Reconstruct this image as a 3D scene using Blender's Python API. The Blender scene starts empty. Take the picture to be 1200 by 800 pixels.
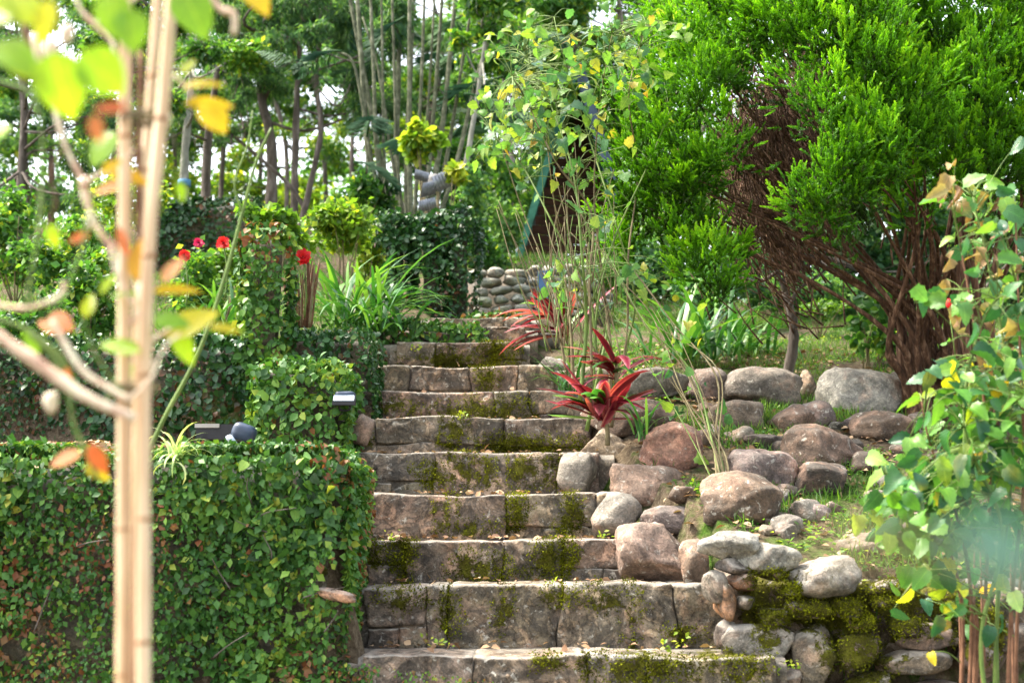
import bpy, bmesh, math
import numpy as np
from mathutils import Vector, Matrix

# ------------------------------------------------------------------ camera, sky, sun, exposure
scene = bpy.context.scene
COL = scene.collection
CZ = 1.35                      # eye height above the lower path
PITCH = math.radians(7.83)
F = 1600.0                     # focal length in pixels of a 1200 px wide frame
cam_d = bpy.data.cameras.new('camera')
cam = bpy.data.objects.new('camera', cam_d); COL.objects.link(cam)
cam.location = (0, 0, CZ)
cam.rotation_euler = (math.radians(90) + PITCH, 0, 0)
cam_d.sensor_width = 36; cam_d.lens = 48
cam_d.clip_start = 0.02; cam_d.clip_end = 3000
cam_d.dof.use_dof = True; cam_d.dof.focus_distance = 5.6; cam_d.dof.aperture_fstop = 3.4
scene.camera = cam

SUN_AZ, SUN_EL = math.radians(-78), math.radians(58)   # azimuth from +Y towards +X
world = bpy.data.worlds.new('World'); scene.world = world; world.use_nodes = True
wn = world.node_tree.nodes; wl = world.node_tree.links
bg = wn['Background']; bg.inputs['Strength'].default_value = 0.15
sky = wn.new('ShaderNodeTexSky'); sky.sky_type = 'NISHITA'; sky.sun_disc = False
sky.sun_elevation = SUN_EL; sky.sun_rotation = SUN_AZ
sky.dust_density = 3.0; sky.air_density = 1.0
bw = wn.new('ShaderNodeRGBToBW'); wl.new(sky.outputs[0], bw.inputs[0])       # thin white haze over the blue
hz = wn.new('ShaderNodeMix'); hz.data_type = 'RGBA'; hz.inputs[0].default_value = .6
tn = wn.new('ShaderNodeMix'); tn.data_type = 'RGBA'; tn.blend_type = 'MULTIPLY'; tn.inputs[0].default_value = 1
wl.new(bw.outputs[0], tn.inputs[6]); tn.inputs[7].default_value = (1.12, 1.06, .96, 1)
wl.new(sky.outputs[0], hz.inputs[6]); wl.new(tn.outputs[2], hz.inputs[7]); wl.new(hz.outputs[2], bg.inputs['Color'])
sl = bpy.data.lights.new('sun', 'SUN'); sl.energy = 1.8; sl.angle = math.radians(14); sl.color = (1, .90, .76)
sun = bpy.data.objects.new('sun', sl); COL.objects.link(sun)
sdir = Vector((math.sin(SUN_AZ) * math.cos(SUN_EL), math.cos(SUN_AZ) * math.cos(SUN_EL), math.sin(SUN_EL)))
sun.rotation_euler = sdir.to_track_quat('Z', 'Y').to_euler()
scene.view_settings.view_transform = 'Standard'; scene.view_settings.look = 'None'
scene.view_settings.gamma = 1; scene.view_settings.exposure = 2.75
cy = scene.cycles
cy.max_bounces = 8; cy.diffuse_bounces = 4; cy.transmission_bounces = 4; cy.glossy_bounces = 2
cy.use_denoising = True
cy.sample_clamp_indirect = 8

rng = np.random.default_rng(11)

# ------------------------------------------------------------------ helpers
def P(px, py, d):
    """point of the place seen at pixel (px, py) of the 1200 x 800 photograph, d metres ahead"""
    u = (px - 600) / F; v = (400 - py) / F
    c, s = math.cos(PITCH), math.sin(PITCH)
    y = c - v * s; z = s + v * c
    return np.array([u * d / y, d, CZ + z * d / y])

def hash3(i, j, k):
    h = (i.astype(np.int64) * 374761393 + j.astype(np.int64) * 668265263 + k.astype(np.int64) * 2147483647) & 0xFFFFFFFF
    h = ((h ^ (h >> 13)) * 1274126177) & 0xFFFFFFFF
    h = (h ^ (h >> 16)) & 0xFFFFFFFF
    return h / 4294967295.0

def vnoise(p):
    p = np.asarray(p, float); f = np.floor(p); t = p - f; t = t * t * (3 - 2 * t)
    i = f.astype(np.int64); out = 0
    for a in (0, 1):
        wx = t[:, 0] if a else 1 - t[:, 0]
        for b in (0, 1):
            wy = t[:, 1] if b else 1 - t[:, 1]
            for c in (0, 1):
                wz = t[:, 2] if c else 1 - t[:, 2]
                out = out + wx * wy * wz * hash3(i[:, 0] + a, i[:, 1] + b, i[:, 2] + c)
    return out * 2 - 1

def fbm(p, f=1.0, o=3):
    p = np.asarray(p, float) * f; s = 0; a = 1; n = 0
    for q in range(o):
        s = s + a * vnoise(p + 17.3 * q); n += a; a *= .5; p = p * 2.03
    return s / n

def unit(v):
    v = np.asarray(v, float); return v / np.maximum(np.linalg.norm(v, axis=-1, keepdims=True), 1e-9)

def lerp_table(x, tab):
    a = np.array(tab, float); return np.interp(x, a[:, 0], a[:, 1])

ORG = {}
def meshdata(name, V, T=None, Q=None, tint=None, moss=None, smooth=True):
    me = bpy.data.meshes.new(name)
    V = np.asarray(V, np.float32)
    T = np.zeros((0, 3), np.int32) if T is None or len(T) == 0 else np.asarray(T, np.int32)
    Q = np.zeros((0, 4), np.int32) if Q is None or len(Q) == 0 else np.asarray(Q, np.int32)
    me.vertices.add(len(V)); me.vertices.foreach_set('co', V.ravel())
    nl = T.size + Q.size
    me.loops.add(nl); me.loops.foreach_set('vertex_index', np.concatenate([T.ravel(), Q.ravel()]))
    npoly = len(T) + len(Q)
    me.polygons.add(npoly)
    st = np.concatenate([np.arange(len(T)) * 3, T.size + np.arange(len(Q)) * 4]).astype(np.int32)
    me.polygons.foreach_set('loop_start', st)
    me.polygons.foreach_set('use_smooth', np.full(npoly, bool(smooth)))
    me.update(calc_edges=True)
    for nm, arr in (('tint', tint), ('moss', moss)):
        if arr is not None:
            at = me.attributes.new(nm, 'FLOAT', 'POINT'); at.data.foreach_set('value', np.asarray(arr, np.float32))
    return me

def link(name, me, mat=None, parent=None, origin=None):
    o = bpy.data.objects.new(name, me); COL.objects.link(o)
    if mat is not None and me is not None and len(me.materials) == 0: me.materials.append(mat)
    if parent is not None:
        o.parent = parent
        ORG[o.name] = ORG[parent.name]
    else:
        org = np.zeros(3) if origin is None else np.asarray(origin, float)
        o.location = org; ORG[o.name] = org
    return o

def mk(name, V, T=None, Q=None, mat=None, parent=None, tint=None, moss=None, smooth=True, origin=None):
    V = np.asarray(V, float)
    if parent is None and origin is None:
        origin = np.array([V[:, 0].mean(), V[:, 1].mean(), V[:, 2].min()])
    org = ORG[parent.name] if parent is not None else np.asarray(origin, float)
    return link(name, meshdata(name, V - org, T, Q, tint, moss, smooth), mat, parent, origin)

def thing(name, label, cat, loc, group=None):
    o = link(name, None, None, None, loc)
    return tag(o, label, cat, group)

def tag(o, label=None, cat=None, group=None, kind=None):
    if label: o['label'] = label
    if cat: o['category'] = cat
    if group: o['group'] = group
    if kind: o['kind'] = kind
    return o

class Buf:
    def __init__(s): s.V = []; s.T = []; s.Q = []; s.t = []; s.n = 0
    def add(s, V, T=None, Q=None, tint=0.5):
        V = np.asarray(V, float)
        if T is not None and len(T): s.T.append(np.asarray(T) + s.n)
        if Q is not None and len(Q): s.Q.append(np.asarray(Q) + s.n)
        s.V.append(V); s.t.append(np.broadcast_to(np.asarray(tint, float), (len(V),))); s.n += len(V)
        return s
    def build(s, name, mat, parent=None, smooth=True, origin=None):
        if not s.V: return None
        return mk(name, np.concatenate(s.V), np.concatenate(s.T) if s.T else None, np.concatenate(s.Q) if s.Q else None,
                  mat, parent, np.concatenate(s.t), None, smooth, origin)

def spline(pts, n=4):
    p = np.asarray(pts, float)
    if len(p) < 3: 
        t = np.linspace(0, 1, n + 1)[:, None]; return p[0] * (1 - t) + p[-1] * t
    q = np.vstack([2 * p[0] - p[1], p, 2 * p[-1] - p[-2]]); out = []
    for i in range(1, len(q) - 2):
        for t in np.linspace(0, 1, n, endpoint=False):
            a, b, c, d = q[i - 1], q[i], q[i + 1], q[i + 2]
            out.append(.5 * ((2 * b) + (-a + c) * t + (2 * a - 5 * b + 4 * c - d) * t * t + (-a + 3 * b - 3 * c + d) * t ** 3))
    out.append(p[-1]); return np.array(out)

def tube(pts, rad, n=6, wob=0.0):
    p = np.asarray(pts, float); m = len(p)
    r = np.interp(np.linspace(0, 1, m), np.linspace(0, 1, len(np.atleast_1d(rad))), np.atleast_1d(rad)) if np.ndim(rad) else np.full(m, rad)
    tg = unit(np.gradient(p, axis=0))
    ref = np.array([0, 0, 1.]) if abs(tg[0][2]) < .9 else np.array([1., 0, 0])
    a = unit(np.cross(tg[0], ref)); A = []
    for i in range(m):
        a = unit(a - tg[i] * np.dot(a, tg[i])); A.append(a)
    A = np.array(A); B = np.cross(tg, A)
    th = np.arange(n) * 2 * math.pi / n
    ring = A[:, None, :] * np.cos(th)[None, :, None] + B[:, None, :] * np.sin(th)[None, :, None]
    V = p[:, None, :] + ring * r[:, None, None]
    V = V.reshape(-1, 3)
    if wob: V = V + ring.reshape(-1, 3) * (fbm(V, 30, 2) * np.repeat(r, n) * wob)[:, None]
    i = np.arange(m - 1)[:, None] * n; j = np.arange(n)[None, :]; k = (j + 1) % n
    Q = np.stack([i + j, i + k, i + n + k, i + n + j], -1).reshape(-1, 4)
    V = np.vstack([V, p[0], p[-1]])
    j = np.arange(n); k = (j + 1) % n
    T = np.vstack([np.stack([k, j, np.full(n, m * n)], -1), np.stack([(m - 1) * n + j, (m - 1) * n + k, np.full(n, m * n + 1)], -1)])
    return V, T, Q

def box(lo, hi):
    x0, y0, z0 = lo; x1, y1, z1 = hi
    V = [(x0, y0, z0), (x1, y0, z0), (x1, y1, z0), (x0, y1, z0), (x0, y0, z1), (x1, y0, z1), (x1, y1, z1), (x0, y1, z1)]
    Q = [(0, 3, 2, 1), (4, 5, 6, 7), (0, 1, 5, 4), (1, 2, 6, 5), (2, 3, 7, 6), (3, 0, 4, 7)]
    return np.array(V, float), np.array(Q)

def frame(d, n):
    d = unit(d); n = n - d * np.sum(n * d, -1, keepdims=True); n = unit(n); x = np.cross(d, n)
    return np.stack([x, d, n], -1)

def inst(tp, pos, R, sc, tint):
    """many copies of a small template in one buffer: tp=(V, T, Q, t)"""
    V, T, Q, tv = tp; N = len(pos); m = len(V)
    sc = np.asarray(sc, float)
    if sc.ndim == 1: sc = np.repeat(sc[:, None], 3, 1)
    W = np.einsum('nij,nmj->nmi', R, V[None] * sc[:, None, :]) + pos[:, None, :]
    off = (np.arange(N) * m)[:, None, None]
    TT = (T[None] + off).reshape(-1, 3) if T is not None and len(T) else None
    QQ = (Q[None] + off).reshape(-1, 4) if Q is not None and len(Q) else None
    tt = np.clip(np.asarray(tint)[:, None] + tv[None], 0, 1).reshape(-1)
    return W.reshape(-1, 3), TT, QQ, tt

def leaf_t(rows=3, w=.32, fold=.25, curl=.18, belly=.42, heart=0.0, saw=0.0, twist=0.0):
    ys = np.linspace(0, 1, rows + 2)[1:-1]
    V = [(0, 0, 0)]; 
    for y in ys:
        ww = w * (math.sin(math.pi * y ** (math.log(.5) / math.log(belly))) ** .75)
        z = -curl * y * y; k_ = round(y * (rows + 1)); ww *= 1 + saw * (1 if k_ % 2 else -1); z += twist * math.sin(y * 5)
        V += [(-ww, y - heart * (1 - y) * .3, z + fold * ww), (0, y, z), (ww, y - heart * (1 - y) * .3, z + fold * ww)]
    V.append((0, 1, -curl)); n = len(V) - 1
    T = [(0, 2, 1), (0, 3, 2)]; Q = []
    for i in range(rows - 1):
        a = 1 + 3 * i
        Q += [(a, a + 1, a + 4, a + 3), (a + 1, a + 2, a + 5, a + 4)]
    a = 1 + 3 * (rows - 1)
    T += [(a, a + 1, n), (a + 1, a + 2, n)]
    return np.array(V, float), np.array(T), np.array(Q) if Q else None, np.zeros(len(V))

LEAF = leaf_t(2, .36, .3, .15)
LEAF_MID = leaf_t(1, .36, .3, .15)
LEAF_SMALL = (np.array([(0, 0, 0), (-.28, .5, .08), (0, 1, -.08), (.28, .5, .08)], float), np.array([(0, 2, 1), (0, 3, 2)]), None, np.zeros(4))
LEAF_THIN = (np.array([(0, 0, 0), (-.09, .5, .03), (0, 1, -.15), (.09, .5, .03)], float), np.array([(0, 2, 1), (0, 3, 2)]), None, np.zeros(4))
LEAF_BIG = leaf_t(5, .36, .22, .25)
LEAF_HEART = leaf_t(4, .40, .2, .2, .36, .5)
ROSE_T = [leaf_t(11, .34, f_, c_, .42, .4, .09, tw) for f_, c_, tw in ((.15, .15, .02), (.45, .35, .03), (.25, .6, -.03), (.7, .2, .04))]
VINE_T = [leaf_t(7, .40, f_, c_, .38, .5, .13, tw) for f_, c_, tw in ((.1, .2, .03), (.4, .45, .05), (.3, .7, -.05), (.8, .3, .05))]

def rnd_dir(n): return unit(rng.normal(size=(n, 3)))

# ------------------------------------------------------------------ materials
def new_mat(name):
    m = bpy.data.materials.new(name); m.use_nodes = True; nt = m.node_tree; nt.nodes.clear()
    out = nt.nodes.new('ShaderNodeOutputMaterial'); return m, nt, out
def nd(nt, t, **kw):
    n = nt.nodes.new(t)
    for k, v in kw.items(): setattr(n, k, v)
    return n
def ramp(nt, stops, fac, interp='LINEAR'):
    r = nd(nt, 'ShaderNodeValToRGB'); r.color_ramp.interpolation = interp
    e = r.color_ramp.elements
    while len(e) < len(stops): e.new(.5)
    for el, (p, c) in zip(e, stops): el.position = p; el.color = (*c, 1) if len(c) == 3 else c
    nt.links.new(fac, r.inputs[0]); return r.outputs[0]
def noise(nt, vec, scale, detail=4, rough=.6, dist=0):
    n = nd(nt, 'ShaderNodeTexNoise'); n.inputs['Scale'].default_value = scale; n.inputs['Detail'].default_value = detail
    n.inputs['Roughness'].default_value = rough; n.inputs['Distortion'].default_value = dist
    nt.links.new(vec, n.inputs['Vector']); return n.outputs[0]
def math_(nt, op, a, b=None, clamp=False):
    n = nd(nt, 'ShaderNodeMath', operation=op, use_clamp=clamp)
    for i, x in enumerate((a, b)):
        if x is None: continue
        if isinstance(x, (int, float)): n.inputs[i].default_value = x
        else: nt.links.new(x, n.inputs[i])
    return n.outputs[0]
def mixc(nt, fac, a, b, blend='MIX'):
    n = nd(nt, 'ShaderNodeMix', data_type='RGBA', blend_type=blend)
    for i, x in ((0, fac), (6, a), (7, b)):
        if isinstance(x, (int, float)): n.inputs[i].default_value = x
        elif isinstance(x, tuple): n.inputs[i].default_value = (*x, 1)
        else: nt.links.new(x, n.inputs[i])
    return n.outputs[2]
def pos(nt):
    return nd(nt, 'ShaderNodeNewGeometry').outputs['Position']
def bump(nt, h, dist=.01, strength=1.0):
    b = nd(nt, 'ShaderNodeBump'); b.inputs['Distance'].default_value = dist; b.inputs['Strength'].default_value = strength
    nt.links.new(h, b.inputs['Height']); return b.outputs[0]

def leafmat(name, stops, trans=.4, rough=.45, rand=False, spec=.4, nscale=6.0, namp=.25):
    m, nt, out = new_mat(name)
    if rand: t = nd(nt, 'ShaderNodeObjectInfo').outputs['Random']
    else: t = nd(nt, 'ShaderNodeAttribute', attribute_name='tint').outputs['Fac']
    nz = noise(nt, pos(nt), nscale, 3)
    t = math_(nt, 'ADD', t, math_(nt, 'MULTIPLY', math_(nt, 'SUBTRACT', nz, .5), namp), True)
    c = ramp(nt, stops, t)
    p = nd(nt, 'ShaderNodeBsdfPrincipled'); p.inputs['Roughness'].default_value = rough
    p.inputs['Specular IOR Level'].default_value = spec
    if rand:
        sx = nd(nt, 'ShaderNodeSeparateXYZ'); nt.links.new(nd(nt, 'ShaderNodeTexCoord').outputs['Object'], sx.inputs[0])
        ax = math_(nt, 'ABSOLUTE', sx.outputs[0]); mid = math_(nt, 'LESS_THAN', ax, .014)
        w = math_(nt, 'FRACT', math_(nt, 'MULTIPLY', math_(nt, 'SUBTRACT', sx.outputs[1], math_(nt, 'MULTIPLY', ax, 1.1)), 8))
        tri = math_(nt, 'ABSOLUTE', math_(nt, 'SUBTRACT', w, .5)); side = math_(nt, 'LESS_THAN', tri, .07)
        c = mixc(nt, math_(nt, 'ADD', math_(nt, 'MULTIPLY', mid, .5), math_(nt, 'MULTIPLY', side, .22), True), c, mixc(nt, 1.0, c, (2.2, 1.7, 1.6), 'MULTIPLY'))
        c = mixc(nt, .5, c, ramp(nt, [(.3, (.55, .6, .6)), (.7, (1.3, 1.25, 1.1))], noise(nt, pos(nt), 90, 4, .7)), 'MULTIPLY')
        nt.links.new(bump(nt, tri, .0012), p.inputs['Normal'])
    nt.links.new(c, p.inputs['Base Color'])
    tr = nd(nt, 'ShaderNodeBsdfTranslucent')
    nt.links.new(mixc(nt, 1.0, c, (1.25, 1.2, .55), 'MULTIPLY'), tr.inputs['Color'])
    mx = nd(nt, 'ShaderNodeMixShader'); mx.inputs[0].default_value = trans
    nt.links.new(p.outputs[0], mx.inputs[1]); nt.links.new(tr.outputs[0], mx.inputs[2])
    nt.links.new(mx.outputs[0], out.inputs[0]); return m

def plainmat(name, stops, scale=20, rough=.8, bdist=.004, stretch=None, spec=.3, metal=0):
    m, nt, out = new_mat(name); v = pos(nt)
    if stretch:
        mp = nd(nt, 'ShaderNodeMapping'); mp.inputs['Scale'].default_value = stretch; nt.links.new(v, mp.inputs[0]); v = mp.outputs[0]
    n = noise(nt, v, scale, 5, .65)
    p = nd(nt, 'ShaderNodeBsdfPrincipled'); p.inputs['Roughness'].default_value = rough
    p.inputs['Specular IOR Level'].default_value = spec; p.inputs['Metallic'].default_value = metal
    nt.links.new(ramp(nt, stops, n), p.inputs['Base Color'])
    nt.links.new(bump(nt, n, bdist), p.inputs['Normal'])
    nt.links.new(p.outputs[0], out.inputs[0]); return m

def stonemat(name, moss_bias=0.0, lichen=.5, dark=.5, topmoss=0.0, edge=.35, flake=.3):
    """weathered stone: object colour, dark lichen blotches, pale spots, olive moss by attribute and on tops"""
    m, nt, out = new_mat(name); v = pos(nt)
    oc = nd(nt, 'ShaderNodeObjectInfo').outputs['Color']
    big = noise(nt, v, 5.5, 5, .65, .6); mid = noise(nt, v, 22, 5, .7, .3); fine = noise(nt, v, 120, 3, .7)
    c = mixc(nt, 1.0, oc, ramp(nt, [(.25, (.55, .55, .56)), (.5, (1, .98, .95)), (.72, (1.35, 1.28, 1.22))], mid), 'MULTIPLY')
    c = mixc(nt, math_(nt, 'MULTIPLY', ramp(nt, [(.52, (0, 0, 0)), (.68, (1, 1, 1))], big), .55), c, (.40, .25, .18))     # ochre stains
    fl = noise(nt, v, 11, 7, .62, 1.0)      # flaked paler crust with sharp edges
    flm = math_(nt, 'MULTIPLY', ramp(nt, [(.535, (0, 0, 0)), (.56, (1, 1, 1))], fl), flake)
    c = mixc(nt, flm, c, mixc(nt, 1.0, c, (1.75, 1.62, 1.5), 'MULTIPLY'))
    dk = noise(nt, v, 9, 6, .75, 1.2)
    c = mixc(nt, math_(nt, 'MULTIPLY', ramp(nt, [(.43, (0, 0, 0)), (.57, (1, 1, 1))], dk), dark), c, (.048, .045, .040))
    sp = noise(nt, v, 38, 4, .6, .5)
    c = mixc(nt, math_(nt, 'MULTIPLY', ramp(nt, [(.60, (0, 0, 0)), (.68, (1, 1, 1))], sp), lichen), c, (.52, .50, .44))
    c = mixc(nt, .45, c, ramp(nt, [(.3, (.22, .22, .22)), (.7, (1.6, 1.6, 1.6))], fine), 'MULTIPLY')
    c = mixc(nt, .75, c, ramp(nt, [(.36, (.28, .27, .26)), (.5, (.85, .83, .80)), (.62, (1.4, 1.36, 1.28))], noise(nt, v, 3.2, 7, .75, 1.5)), 'MULTIPLY')
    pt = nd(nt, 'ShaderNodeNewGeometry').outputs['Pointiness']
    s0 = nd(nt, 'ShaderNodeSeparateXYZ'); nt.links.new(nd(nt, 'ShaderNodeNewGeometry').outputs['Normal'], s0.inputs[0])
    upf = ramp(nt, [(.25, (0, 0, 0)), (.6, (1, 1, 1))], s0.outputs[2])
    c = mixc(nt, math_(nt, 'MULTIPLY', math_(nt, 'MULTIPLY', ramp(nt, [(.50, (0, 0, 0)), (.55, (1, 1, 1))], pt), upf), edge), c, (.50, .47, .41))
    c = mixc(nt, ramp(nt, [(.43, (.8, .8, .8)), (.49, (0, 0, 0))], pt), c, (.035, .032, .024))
    mo = nd(nt, 'ShaderNodeAttribute', attribute_name='moss').outputs['Fac']
    mn = noise(nt, v, 14, 6, .7, .4)
    nrm = nd(nt, 'ShaderNodeNewGeometry').outputs['Normal']
    sx = nd(nt, 'ShaderNodeSeparateXYZ'); nt.links.new(nrm, sx.inputs[0])
    up = math_(nt, 'MULTIPLY', sx.outputs[2], topmoss)
    ma = math_(nt, 'ADD', math_(nt, 'ADD', math_(nt, 'MULTIPLY', mo, .85), up), math_(nt, 'ADD', math_(nt, 'MULTIPLY', math_(nt, 'SUBTRACT', mn, .5), 3.0), moss_bias))
    mask = ramp(nt, [(.50, (0, 0, 0)), (.66, (1, 1, 1))], ma)
    mc = ramp(nt, [(.3, (.035, .030, .006)), (.5, (.085, .080, .008)), (.68, (.16, .165, .012))], noise(nt, v, 30, 6, .75))
    c = mixc(nt, mask, c, mc)
    p = nd(nt, 'ShaderNodeBsdfPrincipled'); p.inputs['Roughness'].default_value = .9; p.inputs['Specular IOR Level'].default_value = .25
    nt.links.new(c, p.inputs['Base Color'])
    h = math_(nt, 'ADD', math_(nt, 'ADD', math_(nt, 'MULTIPLY', mid, .7), math_(nt, 'MULTIPLY', flm, .35)), math_(nt, 'ADD', math_(nt, 'MULTIPLY', fine, .25), math_(nt, 'MULTIPLY', mask, .25)))
    h = math_(nt, 'ADD', h, math_(nt, 'MULTIPLY', math_(nt, 'MULTIPLY', noise(nt, v, 260, 3, .8), mask), .5))
    nt.links.new(bump(nt, h, .014), p.inputs['Normal'])
    nt.links.new(p.outputs[0], out.inputs[0]); return m

M = {}
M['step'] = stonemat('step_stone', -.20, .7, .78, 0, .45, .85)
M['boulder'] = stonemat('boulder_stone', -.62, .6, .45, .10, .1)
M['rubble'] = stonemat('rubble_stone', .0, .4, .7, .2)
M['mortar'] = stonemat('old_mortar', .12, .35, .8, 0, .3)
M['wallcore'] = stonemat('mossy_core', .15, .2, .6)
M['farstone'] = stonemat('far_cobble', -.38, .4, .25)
def ground_mat():
    m, nt, out = new_mat('soil_and_short_grass'); v = pos(nt)
    a = noise(nt, v, 3.0, 6, .7); b = noise(nt, v, 40, 5, .7)
    soil = ramp(nt, [(.3, (.05, .035, .022)), (.55, (.13, .10, .065)), (.75, (.24, .20, .14))], b)
    gr = ramp(nt, [(.3, (.02, .045, .008)), (.6, (.06, .12, .015)), (.8, (.13, .19, .03))], b)
    c = mixc(nt, ramp(nt, [(.50, (0, 0, 0)), (.62, (1, 1, 1))], a), soil, gr)
    p = nd(nt, 'ShaderNodeBsdfPrincipled'); p.inputs['Roughness'].default_value = 1; p.inputs['Specular IOR Level'].default_value = .1
    nt.links.new(c, p.inputs['Base Color']); nt.links.new(bump(nt, b, .03), p.inputs['Normal'])
    nt.links.new(p.outputs[0], out.inputs[0]); return m
M['ground'] = ground_mat()
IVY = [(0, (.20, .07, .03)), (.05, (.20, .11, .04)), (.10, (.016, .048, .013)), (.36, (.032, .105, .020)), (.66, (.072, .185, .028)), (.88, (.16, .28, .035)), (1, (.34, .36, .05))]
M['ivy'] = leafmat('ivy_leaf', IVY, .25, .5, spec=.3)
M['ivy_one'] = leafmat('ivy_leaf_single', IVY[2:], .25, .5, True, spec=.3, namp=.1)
M['ivy_dark'] = leafmat('shaded_ivy_leaf', [(0, (.12, .05, .02)), (.05, (.010, .040, .014)), (.5, (.020, .070, .018)), (.85, (.035, .12, .024)), (1, (.11, .19, .03))], .2, .4)  # darker copy of the ivy leaf, shade of the recess put into its colour
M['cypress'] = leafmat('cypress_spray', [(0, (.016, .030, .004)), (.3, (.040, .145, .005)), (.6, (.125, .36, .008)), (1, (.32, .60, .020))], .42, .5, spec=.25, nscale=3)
M['rose'] = leafmat('rose_leaf', [(0, (.20, .14, .04)), (.02, (.16, .20, .04)), (.06, (.018, .09, .040)), (.40, (.045, .17, .035)), (.7, (.11, .29, .035)), (.92, (.15, .32, .05)), (1, (.28, .36, .05))], .4, .35, True, spec=.5)
M['rose_yellow'] = leafmat('yellowing_rose_leaf', [(0, (.55, .30, .03)), (.3, (.60, .50, .02)), (.6, (.40, .50, .03)), (1, (.25, .42, .04))], .5, .4, True)
M['vine'] = leafmat('vine_leaf', [(0, (.40, .26, .05)), (.03, (.40, .38, .05)), (.14, (.22, .34, .05)), (.5, (.12, .27, .05)), (.8, (.06, .18, .06)), (1, (.05, .14, .08))], .5, .4, True)
M['dry'] = leafmat('dry_leaf', [(0, (.13, .07, .035)), (.5, (.26, .19, .08)), (1, (.34, .30, .12))], .3, .7, True)
M['conifer'] = leafmat('dark_conifer_foliage', [(0, (.016, .050, .026)), (.5, (.055, .16, .060)), (1, (.20, .36, .08))], .5, .5)
M['broad'] = leafmat('broadleaf_foliage', [(0, (.020, .07, .018)), (.4, (.050, .16, .03)), (.75, (.14, .30, .035)), (1, (.42, .48, .05))], .5, .42, spec=.4)
M['bright'] = leafmat('yellow_green_foliage', [(0, (.05, .13, .015)), (.5, (.14, .28, .025)), (1, (.42, .46, .04))], .5, .45)
M['palm'] = leafmat('palm_leaflet', [(0, (.012, .045, .025)), (.5, (.025, .085, .035)), (1, (.09, .18, .04))], .35, .65, spec=.2)
M['blade'] = leafmat('strap_leaf', [(0, (.015, .07, .015)), (.6, (.04, .16, .025)), (1, (.16, .32, .05))], .35, .35, spec=.5)
M['grass'] = leafmat('grass_blade', [(0, (.16, .12, .05)), (.12, (.03, .08, .012)), (.6, (.07, .18, .02)), (1, (.20, .34, .03))], .4, .6)
M['bark'] = plainmat('tree_bark', [(.3, (.035, .028, .022)), (.55, (.12, .10, .085)), (.75, (.27, .24, .21))], 18, .95, .02, (1, 1, .25))
M['palebark'] = plainmat('pale_bark', [(.3, (.12, .12, .10)), (.55, (.25, .25, .21)), (.75, (.42, .41, .36))], 14, .9, .01, (1, 1, .5))
M['palmstem'] = plainmat('palm_stem', [(.3, (.03, .036, .02)), (.5, (.09, .10, .055)), (.7, (.21, .21, .15))], 7, .8, .006, (2.5, 2.5, 2))
M['redbark'] = plainmat('cypress_bark', [(.3, (.022, .011, .006)), (.52, (.085, .042, .022)), (.72, (.26, .16, .10))], 26, .9, .008, (2, 2, .3))
M['twig'] = plainmat('thin_twig', [(.3, (.06, .045, .025)), (.55, (.17, .14, .07)), (.75, (.30, .27, .15))], 12, .8, .002)
M['greenstem'] = plainmat('green_stem', [(.3, (.05, .09, .015)), (.6, (.13, .20, .04)), (.8, (.30, .30, .12))], 10, .6, .002)
M['cane'] = plainmat('bamboo_cane', [(.3, (.30, .16, .08)), (.5, (.56, .38, .21)), (.68, (.78, .62, .42))], 9, .45, .002, (7, 7, .35), .5)
M['caneknot'] = plainmat('bamboo_joint', [(.3, (.22, .11, .05)), (.7, (.42, .25, .13))], 30, .7, .001)
M['rosecane'] = plainmat('pale_rose_cane', [(.3, (.30, .16, .11)), (.45, (.55, .38, .27)), (.6, (.70, .62, .46)), (.72, (.44, .46, .20))], 26, .55, .004)
M['darkstem'] = plainmat('brown_woody_stem', [(.3, (.07, .03, .015)), (.7, (.22, .11, .06))], 20, .8, .003)

# ------------------------------------------------------------------ terrain
ST = [  # nosing of every step: distance, pixel row of the nosing, left and right end in pixels
    (4.50, 766, 428, 905), (4.86, 686, 428, 852), (5.22, 633, 430, 745), (5.58, 578, 422, 748), (5.94, 529, 418, 705),
    (6.30, 489, 413, 694), (6.66, 458, 412, 672), (7.02, 430, 432, 652), (7.38, 400, 462, 612), (7.80, 384, 480, 618), (8.22, 372, 500, 622)]
SZ = [P(600, r, d)[2] for d, r, a, b in ST]
def XL(y): return np.interp(y, [3, 4.5, 6.3, 6.7, 7.02, 7.4, 8.2, 10, 12, 30], [-.48, -.48, -.76, -.80, -.75, -.64, -.55, -.5, -.6, -.6])
def XR(y): return np.interp(y, [3, 4.5, 4.86, 5.3, 5.6, 6, 6.3, 6.7, 7.4, 8.2, 10, 30], [.86, .86, .76, .60, .46, .40, .36, .30, .10, .12, .6, .6])
LANE_L = [(-400, -6), (-60, -1.8), (-10, -1.35), (4.42, -1.35), (4.55, .12), (5.2, .22), (5.8, .34), (6.42, .40), (6.55, .85), (7.5, 1.05), (9, 1.45), (11, 2.1), (13, 2.9), (15, 3.25), (19, 3.2), (30, 1.5), (60, -2), (400, -20)]
LANE_C = [(-400, -6), (-60, -1.8), (-10, -1.35), (2.9, -1.35), (3.0, -1.45), (4.5, -.72), (5.22, -.3), (5.94, .08), (6.66, .42), (7.38, .75), (8.22, 1.05), (8.5, 1.30), (10, 1.55), (10.25, 1.75), (10.5, 1.98), (12, 2.35), (16, 3.1), (19, 3.1), (30, 1.5), (60, -2), (400, -20)]
LANE_R = [(-400, -6), (-60, -1.8), (-10, -1.35), (4.60, -1.35), (4.72, -.16), (5.0, -.02), (5.5, .17), (6.2, .43), (7.0, .70), (7.5, .86), (9.5, 1.38), (12, 1.95), (15, 2.5), (19, 2.7), (30, 1.5), (60, -2), (400, -20)]
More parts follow.
